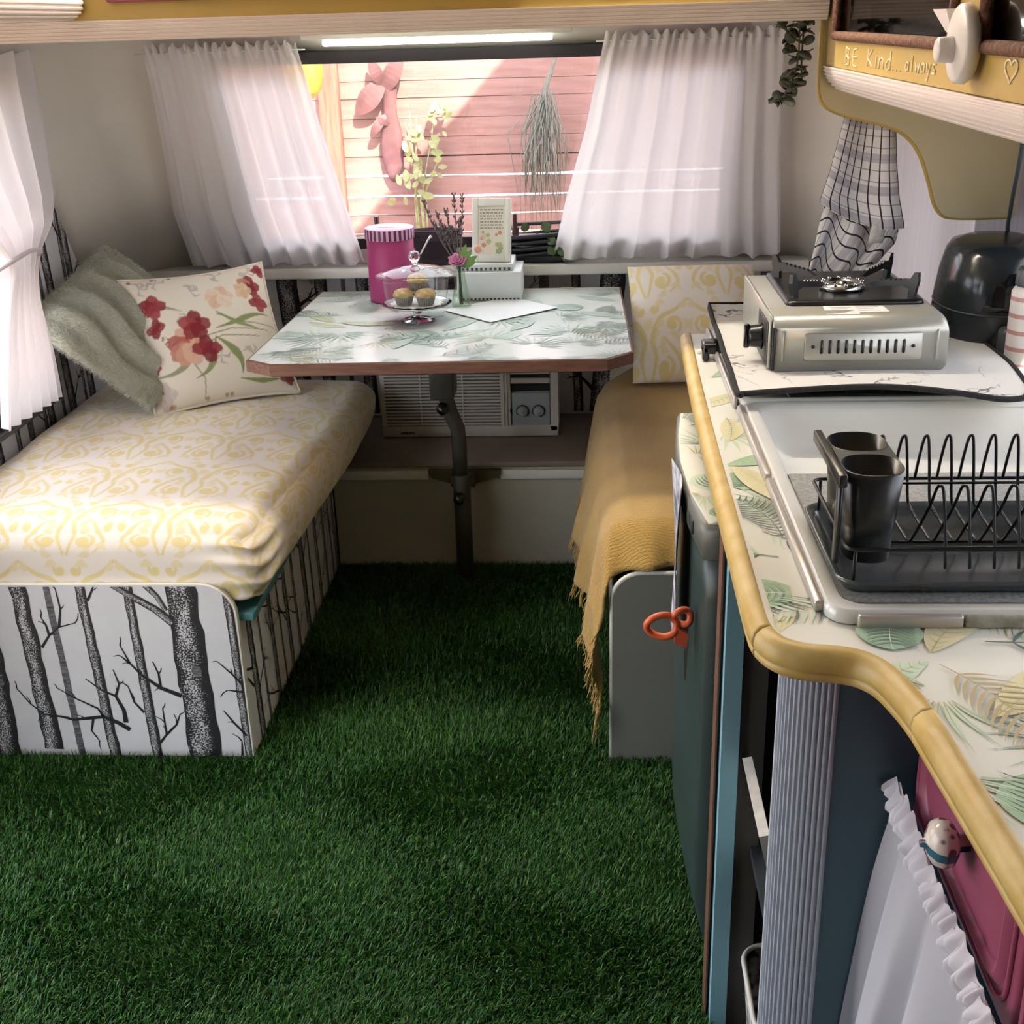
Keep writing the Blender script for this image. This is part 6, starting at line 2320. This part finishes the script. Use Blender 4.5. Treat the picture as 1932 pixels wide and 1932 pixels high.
# pink striped hat box
hb = thing('hat_box', (-.558, 3.50, TZ), 'tall magenta round gift box with striped pink lid on the table', 'gift box')
hc_ = (-.557, 3.495)
M_MAG = mat('magenta_card', '#a8356e', .5, var=.06, scale=12)
obj('tub', MB().lathe([(.0, TZ), (.066, TZ), (.067, TZ + .002), (.067, .935), (.065, .937), (0, .937)], 48, (hc_[0], hc_[1], 0)), M_MAG, hb)
M_LID = mat('pink_card_top', '#d7a3c6', .45)
lid = obj('lid', MB().lathe([(.0695, .928), (.0705, .929), (.0705, .957), (.069, .959), (0, .9595)], 60, (hc_[0], hc_[1], 0)), M_LID, hb)
mb = MB()
for k in range(30):
    a0, a1 = 2 * pi * k / 30, 2 * pi * (k + .52) / 30
    mb.add([(hc_[0] + .0709 * math.cos(a), hc_[1] + .0709 * math.sin(a), z) for z in (.9285, .9572) for a in np.linspace(a0, a1, 4)], [(i, i + 1, i + 5, i + 4) for i in range(3)])
obj('lid_stripes', mb, mat('plum_stripe', '#5d2346', .5), lid, label='dark plum stripes round the lid')
obj('paper_tag', MB().add([(hc_[0] - .035, hc_[1] - .012, .9602), (hc_[0] + .02, hc_[1] - .020, .9602), (hc_[0] + .028, hc_[1] + .012, .9602), (hc_[0] - .022, hc_[1] + .018, .9602)], [(0, 1, 2, 3)]), M_NOTE, hb)

# glass cake stand, dome, muffins
cs = (-.452, 3.225)
st = thing('cake_stand', (cs[0], cs[1], TZ), 'clear glass cake stand holding muffins on the table', 'cake stand')
obj('foot', MB().lathe([(.0, TZ), (.046, TZ), (.047, TZ + .002), (.030, TZ + .006), (.012, TZ + .010), (0, TZ + .0101)], 36, (cs[0], cs[1], 0)), M_GLASS, st)
obj('stem', MB().lathe([(.011, TZ + .0102), (.009, TZ + .014), (.012, TZ + .020), (.0125, TZ + .025), (.009, TZ + .031), (.009, TZ + .036), (.014, TZ + .0405)], 24, (cs[0], cs[1], 0)), M_GLASS, st)
obj('plate', MB().lathe([(.0, TZ + .0408), (.080, TZ + .0408), (.092, TZ + .044), (.094, TZ + .047), (.091, TZ + .0468), (.080, TZ + .0445), (0, TZ + .0445)], 48, (cs[0], cs[1], 0)), M_GLASS, st)
PZ = TZ + .0447
mb = MB()
n = 64
mb.add([(cs[0], cs[1], PZ + .0006)] + [(cs[0] + (.070 + .004 * math.cos(16 * a)) * math.cos(a), cs[1] + (.070 + .004 * math.cos(16 * a)) * math.sin(a), PZ + .0006) for a in np.linspace(0, 2 * pi, n + 1)[:-1]], [(0, 1 + i, 1 + (i + 1) % n) for i in range(n)])
obj('doily', mb, mat('paper_doily', '#e8e4dc', .8), label='white scalloped paper doily on the cake stand plate', cat='doily', solid=.0008)
M_MUF = mat('baked_muffin', '#b98d55', .8, var=.4, scale=70, bump=.9, bscale=110, col2='#d9bb84')
M_CASE = mat('silver_muffin_case', '#8d8880', .4, metal=.4)
mc = PZ + .0012
spots = [((-.483, 3.205), 0.0, 'left muffin in a silver paper case under the glass dome'), ((-.424, 3.200), 0.0, 'right muffin in a silver paper case under the glass dome'), ((-.448, 3.232), .034, 'top muffin stacked behind two others under the glass dome')]
m0 = None
for (x, y), dz, lab in spots:
    if m0 is None:
        m0 = thing('muffin', (x, y, mc + dz), lab, 'muffin', 'muffins under the glass dome')
        mb = MB()
        nn = 48
        loops = []
        for r, z, fl in ((.019, 0, .0), (.0195, .001, .04), (.0255, .023, .05), (.0250, .023, .05), (.019, .003, .04)):
            loops.append([(x + r * (1 + fl * (1 if i % 2 else -1)) * math.cos(2 * pi * i / nn), y + r * (1 + fl * (1 if i % 2 else -1)) * math.sin(2 * pi * i / nn), mc + dz + z) for i in range(nn)])
        obj('paper_case', MB().loft(loops, smooth=False), M_CASE, m0)
        mr = random.Random(3)
        mb = MB()

        def cake(u, v):
            a = 2 * pi * u
            r, z = [(p, q) for p, q in [(np.interp(v, [0, .25, .5, .8, 1], [.021, .0285, .0265, .014, 0.0002]), np.interp(v, [0, .25, .5, .8, 1], [.018, .025, .034, .042, .043]))]][0]
            k = 1 + .05 * math.sin(5 * a + 3 * v * 6) + .03 * math.sin(11 * a)
            return (x + r * k * math.cos(a), y + r * k * math.sin(a), mc + dz + z + .002 * math.sin(7 * a) * (1 - v))
        mb.grid(cake, 36, 12, closed_u=True)
        obj('cake', mb, M_MUF, m0)
    else:
        copy_tree(m0, (x, y, mc + dz), lab)
do = thing('glass_dome', (cs[0], cs[1], PZ), 'clear glass dome with ball knob covering the muffins', 'cake dome')
DB = TZ + .0472
prof_o = [(.0795, DB), (.0815, DB + .010), (.0850, DB + .030), (.0875, DB + .060), (.0885, DB + .0660), (.106, DB + .0700), (.107, DB + .0740), (.104, DB + .0775), (.088, DB + .0850), (.060, DB + .0935), (.030, DB + .0990), (.012, DB + .1010), (.0, DB + .1012)]
obj('bell', MB().lathe(prof_o, 60, (cs[0], cs[1], 0), cap0=False), M_GL2, do)
obj('knob', MB().lathe([(.008, DB + .1015), (.007, DB + .106), (.012, DB + .112), (.0155, DB + .120), (.0155, DB + .127), (.011, DB + .135), (0, DB + .138)], 24, (cs[0], cs[1], 0)), M_GLASS, do)

# vase with rose and lavender
vs_ = (-.347, 3.375)
va = thing('bud_vase', (vs_[0], vs_[1], TZ), 'green tinted glass bud vase with a pink rose on the table', 'vase')
M_GREENGL = mat_pane('green_tinted_glass', (.88, .93, .88), .03, 1.5)
obj('vase_body', MB().lathe([(.0, TZ), (.026, TZ), (.0275, TZ + .004), (.0265, TZ + .022), (.019, TZ + .055), (.0125, TZ + .085), (.0135, TZ + .100), (.018, TZ + .115), (.0172, TZ + .115), (.0125, TZ + .100), (.0115, TZ + .085), (.018, TZ + .055), (.0255, TZ + .022), (.0255, TZ + .005), (0, TZ + .004)], 28, (vs_[0], vs_[1], 0)), M_GREENGL, va)
M_SG = mat('dull_green_stem', '#4f5c3f', .7)
M_LAV = mat('dried_lavender', '#75696a', .85, var=.3, scale=80)
ro = thing('rose', (vs_[0], vs_[1], TZ + .005), 'pink rose with green leaves standing in the bud vase', 'flower')
obj('stem', MB().tube(catmull([(vs_[0] - .004, vs_[1], TZ + .006), (vs_[0] - .003, vs_[1], TZ + .09), (vs_[0] - .005, vs_[1] - .012, TZ + .125)], 5), .0022, 6), M_SG, ro)
M_ROSE = mat('pink_petal', '#dc8fb8', .6, var=.25, scale=60)
rc = Vector((vs_[0] - .005, vs_[1] - .016, TZ + .132))
rr_ = random.Random(4)
for ring_i, (n_p, rad, tilt, sz) in enumerate(((4, .003, .10, .013), (6, .008, .30, .016), (7, .012, .60, .016))):
    for k in range(n_p):
        a = 2 * pi * k / n_p + ring_i * .5

        def pet(u, v, a=a, rad=rad, tilt=tilt, sz=sz):
            w = (u - .5) * 2
            wid = sz * 1.05 * math.sin(pi * (.15 + .8 * v)) ** .7
            o_ = rad * (.5 + .7 * v) + sz * v * math.sin(tilt) + .004 * v * v
            zz = sz * v * math.cos(tilt) - .003 * w * w * 0
            cx_ = Vector((math.cos(a), math.sin(a), 0))
            sx_ = Vector((-math.sin(a), math.cos(a), 0))
            p = rc + cx_ * (o_ - .004 * w * w) + sx_ * (wid * w) + Vector((0, 0, zz - .008))
            # the bloom nods towards the room
            q = p - rc
            q = Matrix.Rotation(.6, 3, 'X') @ q
            return tuple(rc + q)
        obj('petal', MB().grid(pet, 6, 6), M_ROSE, ro, solid=.0008)
M_RL = mat('rose_leaf', '#7fa05c', .5, var=.2, scale=50)
for (dx, dz, l) in ((.035, .045, .032), (.05, .028, .03), (.02, .06, .03), (.045, .012, .026)):
    obj('leaf', leaf3((vs_[0], vs_[1], TZ + .115), (vs_[0] + dx, vs_[1] - .01, TZ + .115 + dz), .010, .001, 6, .006), M_RL, ro)
obj('rosebud', MB().lathe([(.0, 0), (.007, .004), (.010, .012), (.008, .020), (0, .024)], 14, (vs_[0] + .052, vs_[1] - .012, TZ + .150)), mat('peach_rose', '#e0a48c', .6), ro)
lrn = random.Random(15)
tips = [(-.035, 1.012), (-.012, 1.052), (-.060, 1.005), (-.095, 1.035), (.004, .985), (-.045, .975), (.012, 1.050), (-.02, .965), (-.07, .975)]
for k, (dx, z) in enumerate(tips):
    lv = thing('lavender_stem', (vs_[0], vs_[1], TZ + .006), 'dried grey lavender stem standing in the bud vase', 'flower', 'lavender stems in the bud vase')
    p = catmull([(vs_[0] + .004 * math.sin(k), vs_[1] + .004 * math.cos(k), TZ + .007), (vs_[0] + .2 * dx * .3, vs_[1] + .003, TZ + .10), (vs_[0] + dx * .7, vs_[1] + .02, TZ + .10 + (z - TZ - .10) * .62), (vs_[0] + dx, vs_[1] + .028, z)], 6)
    obj('stalk', MB().tube(p, [.0014] * len(p), 5), M_LAV, lv)
    mb = MB()
    for i in range(len(p) - 8, len(p)):
        for q in range(4):
            a = lrn.uniform(0, 6.28)
            pp = Vector(p[i])
            mb.tube([pp, pp + Vector((.005 * math.cos(a), .005 * math.sin(a), .006)), pp + Vector((.006 * math.cos(a), .006 * math.sin(a), .011))], [.0012, .0022, .0006], 5)
    obj('flower_spike', mb, M_LAV, lv)

# white boxes and picture frame
M_WBX = mat('white_box_card', '#dfe3e2', .5, var=.02, scale=8)
wb = thing('storage_carton', (-.27, 3.53, TZ), 'large white box with striped edge standing on the table', 'box')
obj('carton_body', MB().rbox(-.366, 3.452, TZ, -.182, 3.625, .833, .002, 1), M_WBX, wb)
mb = MB()
for k in range(16):
    mb.box(-.362 + .0112 * k, 3.4512, TZ + .002, -.362 + .0112 * k + .0055, 3.4519, TZ + .0065)
obj('striped_edge', mb, mat('black_ink', '#20201f', .6), wb)
wb2 = thing('storage_carton', (-.29, 3.54, .834), 'thin white book with green striped spine lying on the white box', 'book')
obj('cover', MB().rbox(-.362, 3.468, .8336, -.205, 3.62, .853, .002, 1), M_WBX, wb2)
mb = MB()
for k in range(11):
    mb.box(-.352 + .0132 * k, 3.4672, .8355, -.352 + .0132 * k + .0066, 3.4679, .8435)
obj('striped_spine', mb, mat('green_black_stripe', '#4a5650', .6), wb2)
pf = thing('picture_frame', (-.268, 3.50, .8535), 'white standing photo frame with text and flowers leaning on the boxes', 'picture frame', rot=(-.22, 0, -.08))
W_, H_ = .112, .178
mb = MB()
for (a, c) in (((-W_ / 2, 0), (-W_ / 2 + .018, H_)), ((W_ / 2 - .018, 0), (W_ / 2, H_)), ((-W_ / 2 + .018, 0), (W_ / 2 - .018, .022)), ((-W_ / 2 + .018, H_ - .022), (W_ / 2 - .018, H_))):
    mb.rbox(a[0], -.007, a[1], c[0], .007, c[1], .002, 2)
obj('frame', mb, M_WHITEP, pf, local=True)
pic = obj('print', MB().box(-W_ / 2 + .018, -.002, .022, W_ / 2 - .018, .002, H_ - .022), mat('cream_print_paper', '#e9dfd0', .7), pf, local=True)
mb = MB()
prn2 = random.Random(5)
for k in range(7):
    x = -.033
    z = H_ - .034 - k * .0085
    while x < .030:
        l = prn2.uniform(.004, .010)
        mb.box(x, -.0026, z, min(x + l, .033), -.0021, z + .0035)
        x += l + .003
obj('printed_text', mb, mat('grey_print_ink', '#9b968e', .8), pf, local=True)
for k in range(14):
    x, z = prn2.uniform(-.028, .028), prn2.uniform(.028, .085)
    r = prn2.uniform(.004, .008)
    obj('printed_flower', MB().add([(x + r * math.cos(a) * (1 + .25 * math.cos(5 * a)), -.0024 - .00005 * k, z + r * math.sin(a) * (1 + .25 * math.cos(5 * a))) for a in np.linspace(0, 2 * pi, 21)[:-1]], [tuple(range(20))[::-1]]),
        mat('print_flower_%d' % (k % 4), ('#d99a86', '#b8c08c', '#e3c9b0', '#a9b58c')[k % 4], .8), pf, local=True)
obj('strut', MB().add([(-.02, .007, .12), (.02, .007, .12), (.02, .055, .0), (-.02, .055, .0), (-.02, .010, .12), (.02, .010, .12), (.02, .058, .0), (-.02, .058, .0)], [(0, 1, 2, 3), (4, 7, 6, 5), (0, 4, 5, 1), (3, 2, 6, 7), (0, 3, 7, 4), (1, 5, 6, 2)]), M_WBX, pf, local=True)
mb = MB().box(-.12, -.105, 0, .12, .105, .0008)
mb.xf(Matrix.Translation((-.235, 3.335, TZ + .0012)) @ Matrix.Rotation(.75, 4, 'Z'))
obj('paper_sheet', mb, mat('white_table_paper', '#e6eaea', .5), label='white sheet of paper lying on the table in front of the white box', cat='paper')

# dark pot and black basket with leaves on the window ledge
LZ = .8152
pt = thing('plant_pot', (-.45, 3.70, LZ), 'dark purple pot on the window ledge behind the glass dome', 'pot')
mb = MB().loft([[(-.45 + sx * math.cos(a), 3.690 + .5 * sx * math.sin(a), z) for a in np.linspace(0, 2 * pi, 25)[:-1]] for sx, z in ((.055, LZ), (.062, LZ + .05), (.078, LZ + .100), (.082, LZ + .104), (.076, LZ + .104), (.058, LZ + .02))])
obj('pot_body', mb, mat('dark_purple_plastic', '#3a2f3a', .5), pt)
obj('white_stick', MB().tube([(-.445, 3.30, .915), (-.425, 3.33, .950), (-.418, 3.335, .957)], [.0022, .0026, .0045], 8), mat('white_stick_plastic', '#e6e2e2', .3), do)
bs = thing('black_basket', (-.13, 3.69, LZ), 'black slatted basket with leaves on the window ledge', 'basket')
M_BSK = mat('black_basket_slat', '#1b1c22', .4)
for k in range(4):
    z = LZ + .030 + .018 * k
    a_ = .100 + .010 * k
    obj('slat', MB().tube([(-.125 + a_ * math.cos(t), 3.690 + .26 * a_ * math.sin(t), z + .010 * math.cos(t)) for t in np.linspace(0, 2 * pi, 29)[:-1]], .0075, 6, closed=True), M_BSK, bs)
obj('base', MB().loft([[(-.125 + r * math.cos(t), 3.690 + .26 * r * math.sin(t), z) for t in np.linspace(0, 2 * pi, 25)[:-1]] for r, z in ((.07, LZ), (.10, LZ + .018), (.10, LZ + .03), (.06, LZ + .02))]), M_BSK, bs)
obj('handle', MB().tube([(-.24, 3.69, LZ + .09), (-.20, 3.685, LZ + .115), (-.05, 3.68, LZ + .120), (-.02, 3.69, LZ + .09)], .006, 6), M_BSK, bs)
iv = thing('ivy_sprig', (-.12, 3.68, LZ), 'green ivy leaves spilling from the black basket on the ledge', 'plant')
M_IVY = mat('ivy_leaf', '#4f6338', .5, var=.3, scale=40)
obj('stem', MB().tube([(-.16, 3.672, LZ + .07), (-.12, 3.665, LZ + .112), (-.08, 3.66, LZ + .06), (-.07, 3.655, LZ + .02)], .002, 5), M_SG, iv)
for (x, z, dx, dz, l) in ((-.17, .10, -.015, .02, .014), (-.13, .105, .03, .012, .016), (-.11, .08, .02, -.02, .014), (-.075, .055, .02, -.03, .018), (-.07, .03, .03, -.012, .018), (-.09, .05, -.02, -.02, .015)):
    obj('leaf', leaf3((x, 3.660, LZ + z), (x + dx, 3.652, LZ + z + dz), l, .001, 6, .004), M_IVY, iv)
